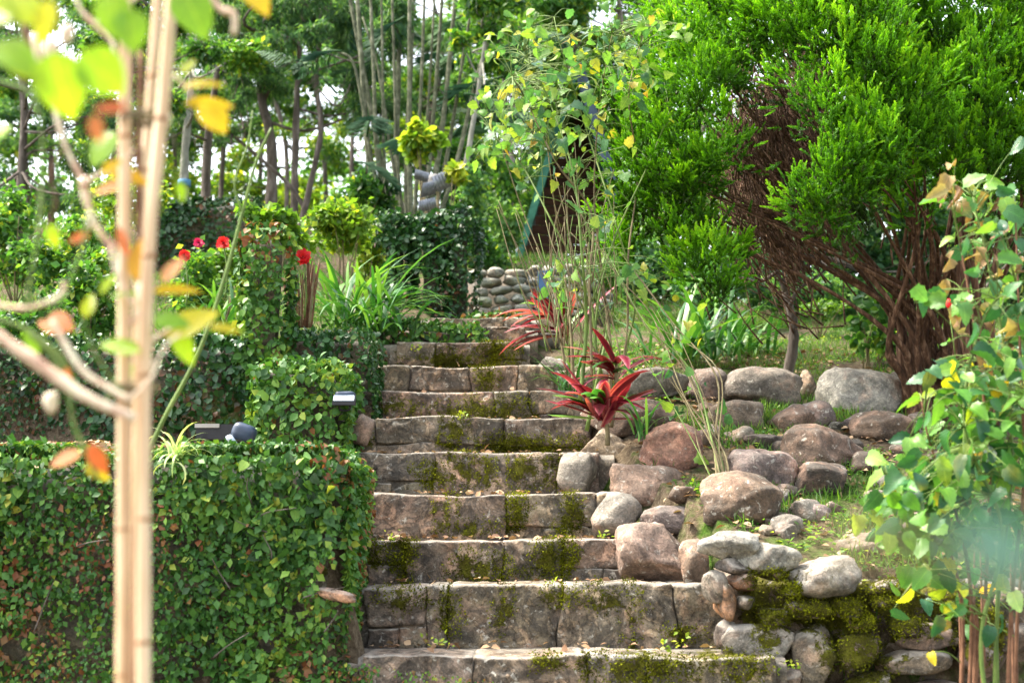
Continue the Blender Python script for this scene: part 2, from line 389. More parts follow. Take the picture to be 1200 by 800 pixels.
def G(x, y):
    x = np.asarray(x, float); y = np.asarray(y, float)
    l, c, r = lerp_table(y, LANE_L), lerp_table(y, LANE_C), lerp_table(y, LANE_R)
    s = lambda t: np.clip(t, 0, 1) ** 2 * (3 - 2 * np.clip(t, 0, 1))
    wr = s((x - XR(y)) / .12 + .3); wl_ = s((XL(y) - x) / .12 + .3)
    z = c * (1 - wr) * (1 - wl_) + r * wr + l * wl_
    q = np.stack([x.ravel(), y.ravel(), np.zeros(x.size)], -1)
    nz = (fbm(q, 1.3, 3) * .05 + fbm(q, 7, 2) * .015).reshape(x.shape)
    far = np.clip((y - 12) / 20, 0, 1) * 3 * fbm(q, .05, 2).reshape(x.shape)
    edge = 1 - s(np.abs(y - 4.5) / .3)
    nz = nz * (1 - .8 * edge) * np.clip(.3 + wr + wl_ + (y > 8.4), 0, 1)
    return CZ + z + nz + far
def g1(x, y): return float(G(np.array([x]), np.array([y]))[0])
def hit(px, py, d0=4.75, d1=40):
    """where the sight line through a pixel meets the ground"""
    ds = np.arange(d0, d1, .02); a = P(px, py, 1.0) - np.array([0, 0, CZ])
    z = CZ + a[2] * ds; g = G(a[0] * ds, ds)
    k = np.argmax(z < g) if np.any(z < g) else len(ds) - 1
    d = ds[k]; return np.array([a[0] * d, d, g[k]])

def axis(lo, hi, step, far, k=1.35):
    a = list(np.arange(lo, hi, step)); s = step; x = a[-1]
    while x < far: s *= k; x += s; a.append(x)
    s = step; x = a[0]; b = []
    while x > -far: s *= k; x -= s; b.append(x)
    return np.array(b[::-1] + a)
gx = axis(-5, 5, .08, 400); gy = axis(2.5, 14, .07, 400)
XX, YY = np.meshgrid(gx, gy)
nx, ny = len(gx), len(gy)
i, j = np.meshgrid(np.arange(ny - 1), np.arange(nx - 1), indexing='ij'); a = (i * nx + j).ravel()
tag(mk('ground', np.stack([XX.ravel(), YY.ravel(), G(XX, YY).ravel()], -1), None, np.stack([a, a + 1, a + nx + 1, a + nx], -1), M['ground'], origin=(0, 0, 0)),
    'bare soil and thin grass climbing the garden slope', kind='structure')

# ------------------------------------------------------------------ stones
ICO = {}
def ico(s):
    if s not in ICO:
        bm = bmesh.new(); bmesh.ops.create_icosphere(bm, subdivisions=s, radius=1)
        ICO[s] = (np.array([v.co for v in bm.verts]), np.array([[v.index for v in f.verts] for f in bm.faces])); bm.free()
    return ICO[s]
MOSS = []   # (x, y, z, rx, rz) patches
def moss_at(V):
    m = np.zeros(len(V))
    for x, y, z, rx, rz in MOSS:
        r = np.sqrt(((V[:, 0] - x) / rx) ** 2 + ((V[:, 2] - z) / rz) ** 2 + ((V[:, 1] - y) / .25) ** 2)
        m = np.maximum(m, np.clip(1.35 - r * .80, 0, 1))
    return m
def cubegrid(c=9):
    if ('c', c) not in ICO:
        bm = bmesh.new(); bmesh.ops.create_cube(bm, size=2)
        bmesh.ops.subdivide_edges(bm, edges=bm.edges[:], cuts=c, use_grid_fill=True)
        bmesh.ops.triangulate(bm, faces=bm.faces[:])
        ICO[('c', c)] = (np.array([v.co for v in bm.verts]), np.array([[v.index for v in f.verts] for f in bm.faces])); bm.free()
    return ICO[('c', c)]
def block(lo, hi, bev=.010, seed=0, cuts=10):
    """rough-hewn block: box with narrow worn edges, chipped corners and a lumpy broken face"""
    V, T = cubegrid(cuts); lo, hi = np.array(lo, float), np.array(hi, float); h = (hi - lo) / 2; c = (hi + lo) / 2
    U = np.sign(V) * np.abs(V) ** .8
    Wd = U * h; e = np.minimum(bev * (1 + .8 * fbm(Wd * 1. + c, 12, 2))[:, None], h * .6)
    inner = np.clip(Wd, -(h - e), h - e); dlt = Wd - inner; L = np.linalg.norm(dlt, axis=1, keepdims=True)
    Wd = inner + np.where(L > 1e-6, dlt / np.maximum(L, 1e-6), 0) * np.minimum(L, e) 
    return Wd + c, T
def stone(c, h, p=3.0, amp=.06, seed=0, sub=3, rot=0, freq=None, tilt=0, warp=None, cuts=0):
    d, T = ico(sub)
    r = (np.abs(d) ** p).sum(1) ** (-1 / p)
    q = d * r[:, None]
    m = min(h); s = seed * 3.17
    r_ = np.random.default_rng(int(seed) + 77)
    for k_ in range(cuts):
        nn = unit(r_.normal(size=3)); t_ = r_.uniform(.62, .88); e_ = q @ nn - t_; q = q - np.clip(e_, 0, None)[:, None] * nn * .88
    fr = freq or 1.6
    disp = fbm(d * fr + s, 1, 4) * amp * 2.2 + fbm(d * fr * 4 + s, 1, 2) * amp * .45
    V = (q * (1 + disp[:, None])) * np.array(h)
    if tilt:
        ct, s_ = math.cos(tilt), math.sin(tilt); V = V @ np.array([[ct, 0, s_], [0, 1, 0], [-s_, 0, ct]])
    if rot:
        ct, s_ = math.cos(rot), math.sin(rot); V = V @ np.array([[ct, s_, 0], [-s_, ct, 0], [0, 0, 1]])
    V = V + np.array(c)
    if warp is not None: V = warp(V)
    return V, T

C_GREY = (.19, .178, .156); C_PINK = (.235, .170, .138); C_TAN = (.225, .182, .135); C_DARK = (.075, .062, .052); C_BROWN = (.13, .092, .068)
C_PALE = (.30, .295, .27); C_SALMON = (.29, .160, .12); C_ORANGE = (.29, .15, .08); C_LILAC = (.18, .15, .14)
def jit(c, a=.12):
    k = 1 + rng.uniform(-a, a); return tuple(min(1, x * k * (1 + rng.uniform(-a / 3, a / 3))) for x in c) + (1,)

# moss patches on the staircase, from the photograph
for k, px, py, rx, ry in [(6, 545, 484, 48, 16), (6, 600, 480, 25, 14), (6, 470, 478, 20, 12), (5, 530, 505, 22, 16), (5, 620, 520, 60, 10), (5, 425, 510, 12, 18), (4, 545, 553, 48, 20), (4, 620, 553, 42, 22),
                          (3, 525, 605, 18, 26), (3, 560, 618, 30, 12), (3, 668, 603, 16, 24), (3, 606, 600, 14, 20), (2, 556, 667, 34, 20), (2, 648, 655, 26, 24), (2, 474, 650, 14, 30), (2, 442, 648, 10, 14), (1, 470, 700, 26, 14), (1, 528, 716, 12, 26), (1, 592, 712, 14, 26),
                          (1, 662, 698, 26, 12), (1, 735, 712, 18, 24), (1, 738, 745, 12, 16), (0, 745, 782, 62, 24), (0, 850, 775, 40, 14), (7, 572, 446, 14, 16), (7, 565, 424, 20, 6), (8, 530, 421, 62, 9), (8, 585, 410, 20, 12),
                          (1, 705, 700, 20, 14), (1, 800, 740, 26, 10), (0, 640, 775, 20, 10)]:
    p = P(px, py, ST[k][0]); s = ST[k][0] / F; MOSS.append((p[0], p[1], p[2], rx * s, ry * s))
for px, py, rx, ry in [(930, 680, 42, 30), (1000, 700, 60, 22), (1090, 700, 60, 30), (950, 720, 60, 14), (895, 675, 20, 18), (1040, 720, 60, 30), (1000, 770, 40, 36), (895, 730, 16, 40), (1140, 730, 30, 40), (860, 780, 36, 18)]:
    p = P(px, py, 4.6); s = 4.6 / F; MOSS.append((p[0], p[1], p[2], rx * s, ry * s))

JOINTS = {0: [428, 555, 690, 757, 905], 1: [428, 499, 524, 655, 790, 852], 2: [430, 478, 590, 660, 745],
          3: [422, 592, 700, 748], 4: [418, 508, 656, 705], 5: [413, 441, 590, 694], 6: [412, 445, 580, 622, 672],
          7: [432, 476, 552, 609, 652], 8: [462, 508, 578, 612], 9: [480, 572, 618], 10: [500, 590, 622]}
MV = []
def mossy(V, m, thr=.36, back=None):
    k = (m + fbm(V, 16, 3) * .45 > thr) & (m > .05)
    if back is not None: k &= back
    if k.any(): MV.append(V[k])
stairs = thing('stone_staircase', 'mossy old stone staircase climbing between the ivy wall and the boulders', 'staircase', (0.1, 4.4, 0))
allsteps = [(4.50 - .36 * q, SZ[0] - .19 * q, P(428, 766, 4.5)[0], P(905, 766, 4.5)[0], None, -q) for q in (4, 3, 2, 1)]
allsteps += [(d, SZ[k], P(a, r, d)[0], P(b, r, d)[0], JOINTS[k], k) for k, (d, r, a, b) in enumerate(ST)]
for idx, (d, z, xa, xb, js, k) in enumerate(allsteps):
    zp = allsteps[idx - 1][1] if idx else z - .19
    dn = allsteps[idx + 1][0] if idx + 1 < len(allsteps) else d + .5
    # mortar body of the step, a little behind its stones
    prof = np.array([(d + .03, zp - .06), (d + .009, zp + .02), (d + .007, (z + zp) / 2), (d + .009, z - .035), (d + .035, z - .014), (d + .12, z - .010), (d + .22, z - .010), (dn + .1, z - .012), (dn + .12, zp - .06)])
    xs = np.arange(xa - .06, xb + .06, .02); nxs = len(xs); npf = len(prof)
    V = np.zeros((nxs, npf, 3)); V[:, :, 0] = xs[:, None]; V[:, :, 1] = prof[None, :, 0]; V[:, :, 2] = prof[None, :, 1]
    V = V.reshape(-1, 3); nz = fbm(V, 9, 3) * .012 + fbm(V, 30, 2) * .005; V[:, 1] += nz; V[:, 2] += nz * .6
    ii, jj = np.meshgrid(np.arange(nxs - 1), np.arange(npf - 1), indexing='ij'); a = (ii * npf + jj).ravel()
    st = mk('step', V, None, np.stack([a, a + npf, a + npf + 1, a + 1], -1), M['mortar'], stairs, moss=moss_at(V))
    st.color = (.16, .14, .11, 1)
    if js is None: jx = list(np.linspace(xa, xb, 7) + np.concatenate([[0], rng.uniform(-.04, .04, 5), [0]]))
    else: jx = [P(q, 600, d)[0] for q in js]
    wave = lambda x, k=k: fbm(np.stack([x * 3.1, np.full_like(x, k * 7.7), np.zeros_like(x)], -1), 1, 3) * .016
    for a, b in zip(jx[:-1], jx[1:]):
        hgt = z - zp; w = b - a; parts = [(a, b, zp, z)]
        u = rng.random()
        if w < .16 and hgt > .13 and u < .4: m_ = zp + hgt * rng.uniform(.35, .65); parts = [(a, b, zp, m_), (a, b, m_, z)]
        elif w > .2 and u < .45: m_ = zp + hgt * rng.uniform(.22, .38); q = a + w * rng.uniform(.35, .65); parts = [(a, q, zp, m_), (q, b, zp, m_), (a, b, m_, z)]
        for (x0, x1, z0, z1) in parts:
            top = z1 > z - .001; dep = rng.uniform(.24, .31) if top else .12
            pr = rng.uniform(-.008, .010) + (.010 if top else 0); g = .0018
            sd = float(rng.integers(999))
            V, T = block((x0 + g, d - pr, z0 + (g if z0 > zp + .001 else -.02)), (x1 - g, d - pr + dep, z1 - (0 if top else g)), rng.uniform(.004, .011), 0, 9 if x1 - x0 < .22 else 15)
            t = np.clip((V[:, 2] - z0) / (z1 - z0), 0, 1.2)
            W = V.copy()          # joints shared by neighbouring stones wander, nosings undulate
            q3 = np.stack([V[:, 0] * .6, np.full(len(V), k * 3.3), V[:, 2]], -1)
            W[:, 0] += fbm(q3, 7, 3) * .030
            W[:, 2] += wave(V[:, 0]) * t * t * 1.25 + fbm(V * [1, .2, .2], 26, 2) * .004 * t
            W[:, 2] += (fbm(V * [1, 0, 1] + 9, 6, 2) * .012) * (t < .9) * (t > .02)
            front = np.clip(1 - (V[:, 1] - d) / .05, 0, 1)
            n2 = fbm(V + sd, 10, 4); n3 = fbm(V + sd, 34, 3); cr = fbm(V + sd + 50, 20, 3)
            mo_ = moss_at(W); W[:, 1] -= front * np.clip(mo_ + fbm(W, 16, 3) * .45 - .4, 0, .6) * .018
            W[:, 1] -= front * (n2 * .024 + n3 * .007 - np.clip(cr - .28, 0, 1) * .045)
            W[:, 2] += (1 - front) * (n2 * .006) - np.clip(cr - .3, 0, 1) * .02 * t
            col = np.array([C_GREY, C_GREY, C_PINK, C_TAN, C_LILAC, C_TAN][rng.integers(6)]) * .4 + np.array([.232, .192, .138]) * .6
            mossy(W, mo_, .38, W[:, 1] < d + .04)
            o = mk('stone', W, T, None, M['step'], st, moss=mo_); o.color = jit(col, .16)

# boulders on the slope right of the steps: px, py, w, h, colour, squareness, tilt, label
BOULD = [
 (893, 458, 90, 46, C_GREY, 2.6, 0, 'broad grey-brown boulder at the foot of the thin forked tree'),
 (1003, 464, 96, 52, C_PALE, 2.6, -.12, 'big smooth pale grey boulder, largest along the top of the slope'),
 (1056, 462, 50, 42, C_DARK, 2.6, 0, 'dark brown boulder tucked against the cypress trunk'),
 (829, 453, 46, 36, C_LILAC, 2.3, 0, 'round lilac-grey boulder left of the broad one, beside the strap-leaf clump'),
 (765, 453, 80, 40, C_GREY, 2.8, .1, 'flat-topped grey boulder behind the red cordyline'),
 (947, 455, 18, 36, C_TAN, 2.6, 0, 'narrow upright tan stone wedged between two large boulders'),
 (957, 488, 38, 30, C_LILAC, 2.3, 0, 'small round stone in front of the big pale boulder'),
 (928, 494, 50, 34, C_BROWN, 3.5, .15, 'angular flat brown stone beside a small round one'),
 (868, 490, 58, 34, C_TAN, 2.6, 0, 'lumpy pitted tan rock with weeds growing out of its hollows'),
 (1036, 502, 70, 34, C_BROWN, 3.0, -.1, 'flat brown stone with a fallen yellow leaf on it'),
 (896, 521, 62, 18, C_DARK, 3.5, 0, 'thin dark slab lying flat above the round pink stone'),
 (965, 530, 82, 50, C_BROWN, 3.4, -.05, 'large dark brown block split by a crack, centre of the slope'),
 (960, 566, 62, 40, C_DARK, 3.4, .05, 'squared dark brown stone right below the cracked brown block'),
 (892, 553, 74, 54, C_LILAC, 2.5, -.15, 'rounded pinkish grey boulder leaning left of the dark block'),
 (866, 586, 84, 54, C_BROWN, 3.4, 0, 'square brown block under the rounded pinkish boulder'),
 (944, 602, 40, 32, C_GREY, 3.0, 0, 'small grey rounded cube of stone among weeds'),
 (922, 618, 34, 22, C_GREY, 3.4, 0, 'little flat grey stone beside the small grey cube'),
 (787, 528, 74, 56, C_SALMON, 2.3, 0, 'round salmon-pink boulder with a grey cap'),
 (712, 529, 70, 44, C_TAN, 3.2, 0, 'rounded tan block next to the salmon-pink boulder'),
 (753, 569, 94, 48, C_PINK, 2.8, -.12, 'wedge-shaped pink rock below the salmon-pink boulder'),
 (792, 611, 80, 30, C_LILAC, 2.6, -.08, 'low lilac-grey stone half sunk in weeds above the pink step block'),
 (735, 491, 96, 44, C_BROWN, 3.6, 0, 'rusty brown block beneath the cordyline'),
 (681, 552, 50, 48, C_GREY, 4.0, 0, 'rough grey cemented block closing the end of a step'),
 (722, 604, 60, 46, C_GREY, 3.2, .1, 'cracked grey rock at the step end under the pink wedge'),
 (768, 653, 88, 68, C_PINK, 4.5, 0, 'large squared pink block with white paint flecks at the end of a step'),
 (815, 660, 34, 46, C_BROWN, 3.4, .1, 'upright brown stone right of the squared pink block'),
 (650, 487, 46, 34, C_TAN, 3.0, .1, 'tan rock beside the upper steps left of the cordyline stem'),
 (655, 516, 44, 20, C_PINK, 3.0, 0, 'low flat pinkish stone at the right end of an upper step'),
 (694, 521, 16, 16, C_PALE, 2.4, 0, 'tiny pale cobble left of the rounded tan block'),
 (640, 400, 34, 22, C_GREY, 2.8, 0, 'grey rock beside the topmost steps'),
 (650, 432, 38, 26, C_GREY, 2.8, 0, 'grey rock beside the upper steps under green grass blades'),
 (694, 445, 44, 26, C_TAN, 3.0, 0, 'brownish rock half hidden behind the red cordyline leaves'),
 (855, 634, 66, 26, C_PALE, 2.5, .08, 'whitish oval cobble at the left end of the rubble wall top'),
 (897, 648, 66, 28, C_PALE, 2.3, 0, 'whitish bean-shaped cobble on top of the mossy rubble wall'),
 (966, 675, 74, 40, C_PALE, 2.3, 0, 'large whitish oval cobble set in the mossy rubble wall'),
 (1010, 640, 60, 26, C_TAN, 2.6, 0, 'flat tan stone behind the whitish oval cobble'),
 (1075, 622, 60, 34, C_GREY, 2.6, 0, 'grey stone half covered by the rose shrub'),
 (800, 580, 30, 20, C_BROWN, 3, 0, 'small brown stone right of the wedge-shaped pink rock'),
 (830, 515, 34, 22, C_BROWN, 3, 0, 'small brown stone left of the dark slab among grass'),
 (1010, 545, 40, 26, C_BROWN, 3, 0, 'brown stone right of the cracked block with a curled dry leaf'),
 (1030, 590, 44, 26, C_GREY, 3, 0, 'grey stone left of the rose leaves, low on the slope'),
 (424, 503, 28, 34, C_PINK, 2.8, 0, 'pinkish rock at the left end of the steps under the floodlight'),
]
for n_, (px, py, w, h, col, p, tl, lab) in enumerate(BOULD):
    b = hit(px, py + h * .42, 4.62 if py > 600 else 4.9)
    d = b[1] + .03
    if px < 440: d = 6.0
    if (px, py) in ((768, 653),): d = 5.12
    if (px, py) == (815, 660): d = 5.0
    if (px, py) == (681, 552): d = 5.86
    if (px, py) == (722, 604): d = 5.42
    if (px, py) in ((966, 675), (897, 648), (855, 634)): d = 4.58
    s = d / F; hw, hh = w * s / 2, h * s / 2; hd = hw * rng.uniform(.7, .95)
    c = P(px, py, d + hd * .45)
    if px < 800: hw, hd, hh = hw * .90, hd * .90, hh * .93
    if (px, py) in ((897, 648), (855, 634)): c = c - [0, 0, .016]
    V, T = stone(c, (hw * 1.14, hd * 1.1, hh * 1.26), p, .085, n_ + 5, 4 if w > 60 else 3, rng.uniform(-.3, .3), None, tl, cuts=3 if p < 2.7 or p > 4.2 else 7)
    V = V + (unit(V - c) * (fbm(V, 22, 4) * .010 - np.clip(fbm(V + 9, 12, 3) - .25, 0, 1) * .05)[:, None])
    if px == 868: V = V + unit(V - c) * (fbm(V, 16, 3) * .04)[:, None]
    o = mk('boulder', V, T, None, M['boulder'], moss=moss_at(V)); o.color = jit(col, .06); tag(o, lab, 'boulder', 'boulders on the slope beside the steps')

for q in range(46):      # small stones bedded between the boulders
    px, py = rng.uniform(760, 1100), rng.uniform(475, 640); b = hit(px, py, 4.62)
    if b[0] < XR(b[1]) + .12: continue
    w = rng.uniform(.025, .065); c = b + [0, 0, w * .12]
    V, T = stone(c, (w, w * rng.uniform(.7, 1), w * rng.uniform(.5, .8)), 2.7, .09, q + 300, 3, rng.uniform(0, 3), None, rng.uniform(-.3, .3), cuts=8)
    o = mk('small_stone', V, T, None, M['boulder'], moss=moss_at(V)); o.color = jit([C_GREY, C_BROWN, C_LILAC, C_DARK, C_TAN][rng.integers(5)], .15)
    tag(o, 'small rough stone bedded in the soil between the bigger boulders', 'stone', 'small stones between the boulders')

# rubble retaining wall, bottom right
wall = thing('rubble_wall', 'mossy rubble retaining wall of pink and tan stones at the foot of the slope', 'wall', (1.5, 4.6, 0))
xs = np.arange(.72, 3.4, .025); zs = np.arange(-1.4, .0, .025)
XX, ZZ = np.meshgrid(xs, zs); V = np.stack([XX.ravel(), 4.66 + (ZZ.ravel() + 1) * .06, ZZ.ravel() + CZ - .06], -1)
V[:, 1] += fbm(V, 8, 3) * .04; V[:, 1] += np.clip(V[:, 2] - (CZ - .17), 0, 1) * 2.5; V[:, 2] -= np.clip(V[:, 2] - (CZ - .17), 0, 1) * .6
i, j = np.meshgrid(np.arange(len(zs) - 1), np.arange(len(xs) - 1), indexing='ij'); a = (i * len(xs) + j).ravel(); nxx = len(xs)
mossy(V, moss_at(V), .40)
o = mk('mortar', V, None, np.stack([a, a + 1, a + nxx + 1, a + nxx], -1), M['wallcore'], wall, moss=moss_at(V)); o.color = (.16, .13, .10, 1)
WS = [(864, 664, 44, 20, C_GREY), (906, 670, 44, 18, C_TAN), (838, 690, 26, 40, C_GREY), (870, 682, 32, 20, C_ORANGE), (851, 706, 26, 42, C_ORANGE), (888, 757, 78, 52, C_PALE), (1037, 688, 48, 16, C_TAN), (1040, 703, 40, 14, C_GREY), (990, 714, 32, 22, C_PALE), (955, 765, 52, 74, C_TAN), (1092, 745, 74, 30, C_PINK),
      (1003, 765, 44, 40, C_PINK), (905, 722, 30, 22, C_PALE), (940, 714, 60, 20, C_PINK), (872, 705, 24, 20, C_GREY), (1068, 778, 80, 30, C_TAN), (1110, 700, 50, 22, C_PINK), (1150, 725, 50, 28, C_TAN), (1150, 770, 60, 34, C_PINK), (1190, 745, 50, 34, C_BROWN),
      (850, 745, 26, 34, C_GREY), (920, 795, 50, 26, C_TAN), (1020, 800, 60, 24, C_GREY), (1085, 812, 70, 28, C_PINK), (1190, 700, 40, 26, C_PINK), (1010, 730, 26, 16, C_ORANGE), (1055, 735, 34, 22, C_BROWN), (925, 690, 22, 12, C_GREY), (960, 820, 60, 30, C_PINK), (885, 820, 60, 30, C_BROWN)]
for r_ in range(9):
    x = .80 + rng.uniform(0, .1)
    while x < 3.3:
        w = rng.uniform(.09, .2); z = -.62 - r_ * .12 + rng.uniform(-.015, .015)
        pxx = 600 + (x + w / 2) / 4.6 * F
        if z > -1.36: WS.append((None, (x + w / 2, z), w, .10, [C_PINK, C_TAN, C_GREY, C_BROWN][rng.integers(4)]))
        x += w + .015
for r_ in range(3):
    x = 1.84 + rng.uniform(0, .05)
    while x < 3.3:
        w = rng.uniform(.1, .2); WS.append((None, (x + w / 2, -.24 - r_ * .13), w, .11, [C_PINK, C_TAN, C_GREY, C_BROWN][rng.integers(4)])); x += w + .015
for px, py, w, h, col in WS:
    if px is None: c = np.array([py[0], 4.63, CZ + py[1]]); hw, hh = w / 2, h / 2
    else: c = P(px, py, 4.62); s = 4.6 / F; hw, hh = w * s / 2 * 1.08, h * s / 2 * 1.08
    V, T = stone(c, (hw, .07, hh), rng.uniform(3, 5), .07, rng.integers(999), 3, 0, None, rng.uniform(-.08, .08), cuts=9)
    V[:, 1] += fbm(V, 18, 3) * .014; mossy(V, moss_at(V), .45, V[:, 1] < 4.6)
    o = mk('stone', V, T, None, M['rubble'], wall, moss=moss_at(V)); o.color = jit(col)

# far cobble wall at the top of the path
cob = thing('cobble_wall', 'rounded grey cobble retaining wall at the top of the path below the hut', 'wall', P(595, 372, 10))
V, Q = box((P(548, 372, 10)[0], 10.06, CZ + 1.3), (P(700, 372, 10)[0], 10.55, P(600, 316, 10)[2] - .02)); o = mk('mortar', V, None, Q, M['wallcore'], cob); o.color = (.14, .13, .11, 1)
for r_ in range(6):
    py = 322 + r_ * 10.5; x = 550 + (r_ % 2) * 8 + rng.uniform(0, 6)
    while x < 700:
        w = rng.uniform(15, 27); s = 10 / F
        c = P(x + w / 2, py + rng.uniform(-2, 2) - (x - 550) * .05, 10.05)
        V, T = stone(c, (w * s / 2 * 1.06, .07, rng.uniform(11, 15) * s / 2), 2.6, .10, rng.integers(999), 3, 0, None, rng.uniform(-.15, .15), cuts=3)
        o = mk('stone', V, T, None, M['farstone'], cob); o.color = jit((.23, .26, .22), .2); x += w + 1

# ------------------------------------------------------------------ creeping fig over walls
def face_pts(o, a, b, n):
    """n random points on the parallelogram o + s a + t b"""
    s, t = rng.random(n), rng.random(n)
    return o + s[:, None] * a + t[:, None] * b
def ivy_leaves(p, nrm, lump, size, down=.9, spread=.55):
    n = len(p); nr = np.broadcast_to(nrm, p.shape); bare = fbm(p + 11, 5, 3); p = p[(bare > -.44) & ((p[:, 2] > CZ - .62) | (rng.random(n) < .3))]; n = len(p); nr = np.broadcast_to(nrm, p.shape)
    off = (fbm(p, 3.2, 3) * 1.5 + .25) * lump + rng.random(n) * .035 + (rng.random(n) < .04) * rng.uniform(0, .05, n)
    p = p + nr * off[:, None]
    nn = unit(nr + rng.normal(size=(n, 3)) * spread + np.array([0, 0, .25]))
    dd = unit(rng.normal(size=(n, 3)) * .9 + np.array([0, 0, -down]))
    tint = np.clip(.5 + fbm(p, 4, 2) * .35 + rng.normal(size=n) * .16, .08, .92)
    r = rng.random(n); patch = fbm(p + 40, 2.5, 2)
    tint = np.where(r < .015 + .28 * (patch > .22), rng.uniform(0, .05, n), tint); tint = np.where(r > .975, rng.uniform(.9, 1, n), tint)
    return p, frame(dd, nn), size * rng.uniform(.35, 1.25, n) * (1 + .6 * fbm(p, 2.2, 2)), tint
def core_box(name, lo, hi, parent, mat, col=(.10, .09, .06, 1), amp=.03, step=.06):
    lo = np.array(lo, float); hi = np.array(hi, float)
    bm = bmesh.new(); bmesh.ops.create_cube(bm, size=1)
    bmesh.ops.subdivide_edges(bm, edges=bm.edges[:], cuts=14, use_grid_fill=True)
    V = np.array([v.co for v in bm.verts]) * (hi - lo) + (hi + lo) / 2; Q = np.array([[v.index for v in f.verts] for f in bm.faces]); bm.free()
    V = V + unit(V - (hi + lo) / 2) * (fbm(V, 6, 3) * amp)[:, None]
    o = mk(name, V, None, Q, mat, parent); o.color = col; return o
def ivy_box(name, label, lo, hi, dens, size, lump=.05, singles=0, mat='ivy', faces='ftrl', cat='ivy wall', group=None):
    lo = np.array(lo, float); hi = np.array(hi, float); D = hi - lo
    root = thing(name, label, cat, ((lo[0] + hi[0]) / 2, (lo[1] + hi[1]) / 2, lo[2]), group)
    core_box('masonry', lo + [.03, .045, 0], hi - [.035, .02, .04], root, M['wallcore'])
    L = []
    spec = {'f': (lo, [D[0], 0, 0], [0, 0, D[2]], [0, -1, 0]), 't': (lo + [0, 0, D[2]], [D[0], 0, 0], [0, D[1], 0], [0, 0, 1]),
            'r': (lo + [D[0], 0, 0], [0, D[1], 0], [0, 0, D[2]], [1, 0, 0]), 'l': (lo, [0, D[1], 0], [0, 0, D[2]], [-1, 0, 0])}
    for f in faces:
        o, a, b, nr = [np.array(q, float) for q in spec[f]]
        area = np.linalg.norm(a) * np.linalg.norm(b); n = int(area * dens * (1.2 if f == 't' else 1))
        L.append(ivy_leaves(face_pts(o, a, b, n), nr, lump, size))
    p, R, s, t = [np.concatenate(q) for q in zip(*L)]
    keep = np.ones(len(p), bool)
    if singles:
        vis = np.where((p[:, 1] < lo[1] - lump * .45) & (p[:, 2] > CZ - .55) & (np.abs(p[:, 0] + .95) < .75))[0]
        vis = vis[np.argsort(-s[vis])][:singles]
        tm = None
        lv, lT, lQ, _ = LEAF_HEART
        for q in vis:
            keep[q] = False
            if tm is None:
                tm = meshdata('leaf', lv, lT, lQ); tm.materials.append(M['ivy_one'])
            o = bpy.data.objects.new('leaf', tm); COL.objects.link(o); o.parent = root
            m = Matrix(R[q].tolist()).to_4x4(); m = m @ Matrix.Scale(float(s[q]), 4); m.translation = Vector(p[q] - ORG[root.name]); o.matrix_basis = m
    cc = (lo + hi) / 2; e_ = np.maximum(np.abs(p - cc) - (D / 2 - .04), 0); L_ = np.linalg.norm(e_[:, [0, 2]], axis=1); f_ = np.maximum(L_ - .075, 0) / np.maximum(L_, 1e-6)
    mv = -np.sign(p - cc) * e_ * f_[:, None]; mv[:, 1] = 0; p = p + mv * keep[:, None]
    V, T, Q, tt = inst(LEAF if size > .031 else LEAF_MID, p[keep], R[keep], s[keep], t[keep])
    tag(mk('foliage', V, T, Q, M[mat], root, tt), kind='stuff')
    return root
def px_box(px0, px1, py0, py1, d, depth, zdown=0):
    a = P(px0, py1, d); b = P(px1, py0, d); return (a[0], d, a[2] - zdown), (b[0], d + depth, b[2])

fw = ivy_box('ivy_covered_wall', 'low wall left of the steps completely covered in small-leaved creeping fig', (-2.15, 4.46, 0), (P(396, 525, 4.46)[0], 5.25, P(0, 533, 4.46)[2]), 11000, .030, .07, 300)
# ragged twigs and root stubs on the front wall
b = Buf()
for px, py, l, a in [(300, 610, 50, .3), (320, 625, 45, 2.8), (295, 590, 30, 1.7), (40, 740, 60, 1.2), (355, 700, 50, .25), (270, 690, 40, 2.1), (318, 655, 30, 1.9), (250, 770, 50, .6), (380, 740, 30, 1.0), (90, 640, 40, .2)]:
    p0 = P(px, py, 4.38); s = 4.4 / F
    p1 = p0 + np.array([math.cos(a) * l * s, -.02, math.sin(a) * l * s]); mid = (p0 + p1) / 2 + rng.normal(size=3) * .012
    b.add(*tube(spline([p0, mid, p1], 4), [.0028, .0012], 5))
tag(b.build('dead_twigs', M['bark'], fw), kind='stuff')
V, T = stone(P(395, 697, 4.40), (.062, .03, .017), 3, .1, 3, 3, 0, None, -.2); o = mk('stone', V, T, None, M['rubble'], fw, moss=moss_at(V)); o.color = (.42, .26, .18, 1)
# creeper over the left end of the lowest step in view
n = 2600; p0 = P(372, 768, 4.46); p = np.stack([rng.uniform(P(380, 780, 4.46)[0], P(610, 780, 4.46)[0], n), np.full(n, 4.45), rng.uniform(CZ - .66, CZ - .425, n)], -1)
xr = (p[:, 0] - p0[0]) / (P(610, 780, 4.46)[0] - p0[0]); top = CZ - .425 - .07 * xr ** 2; p = p[(p[:, 2] < top) & (rng.random(n) < 1.25 - xr * .9)]
p, R, s, t = ivy_leaves(p, np.array([0, -1., 0]), .035, .022); t = np.where(rng.random(len(t)) < .28, rng.uniform(0, .06, len(t)), t * .8 + .25)
V, T, Q, tt = inst(LEAF, p, R, s, t); tag(mk('creeper', V, T, Q, M['ivy'], None, tt), 'reddish green creeper spreading over the left end of the lowest stone step', 'creeper', kind='stuff')

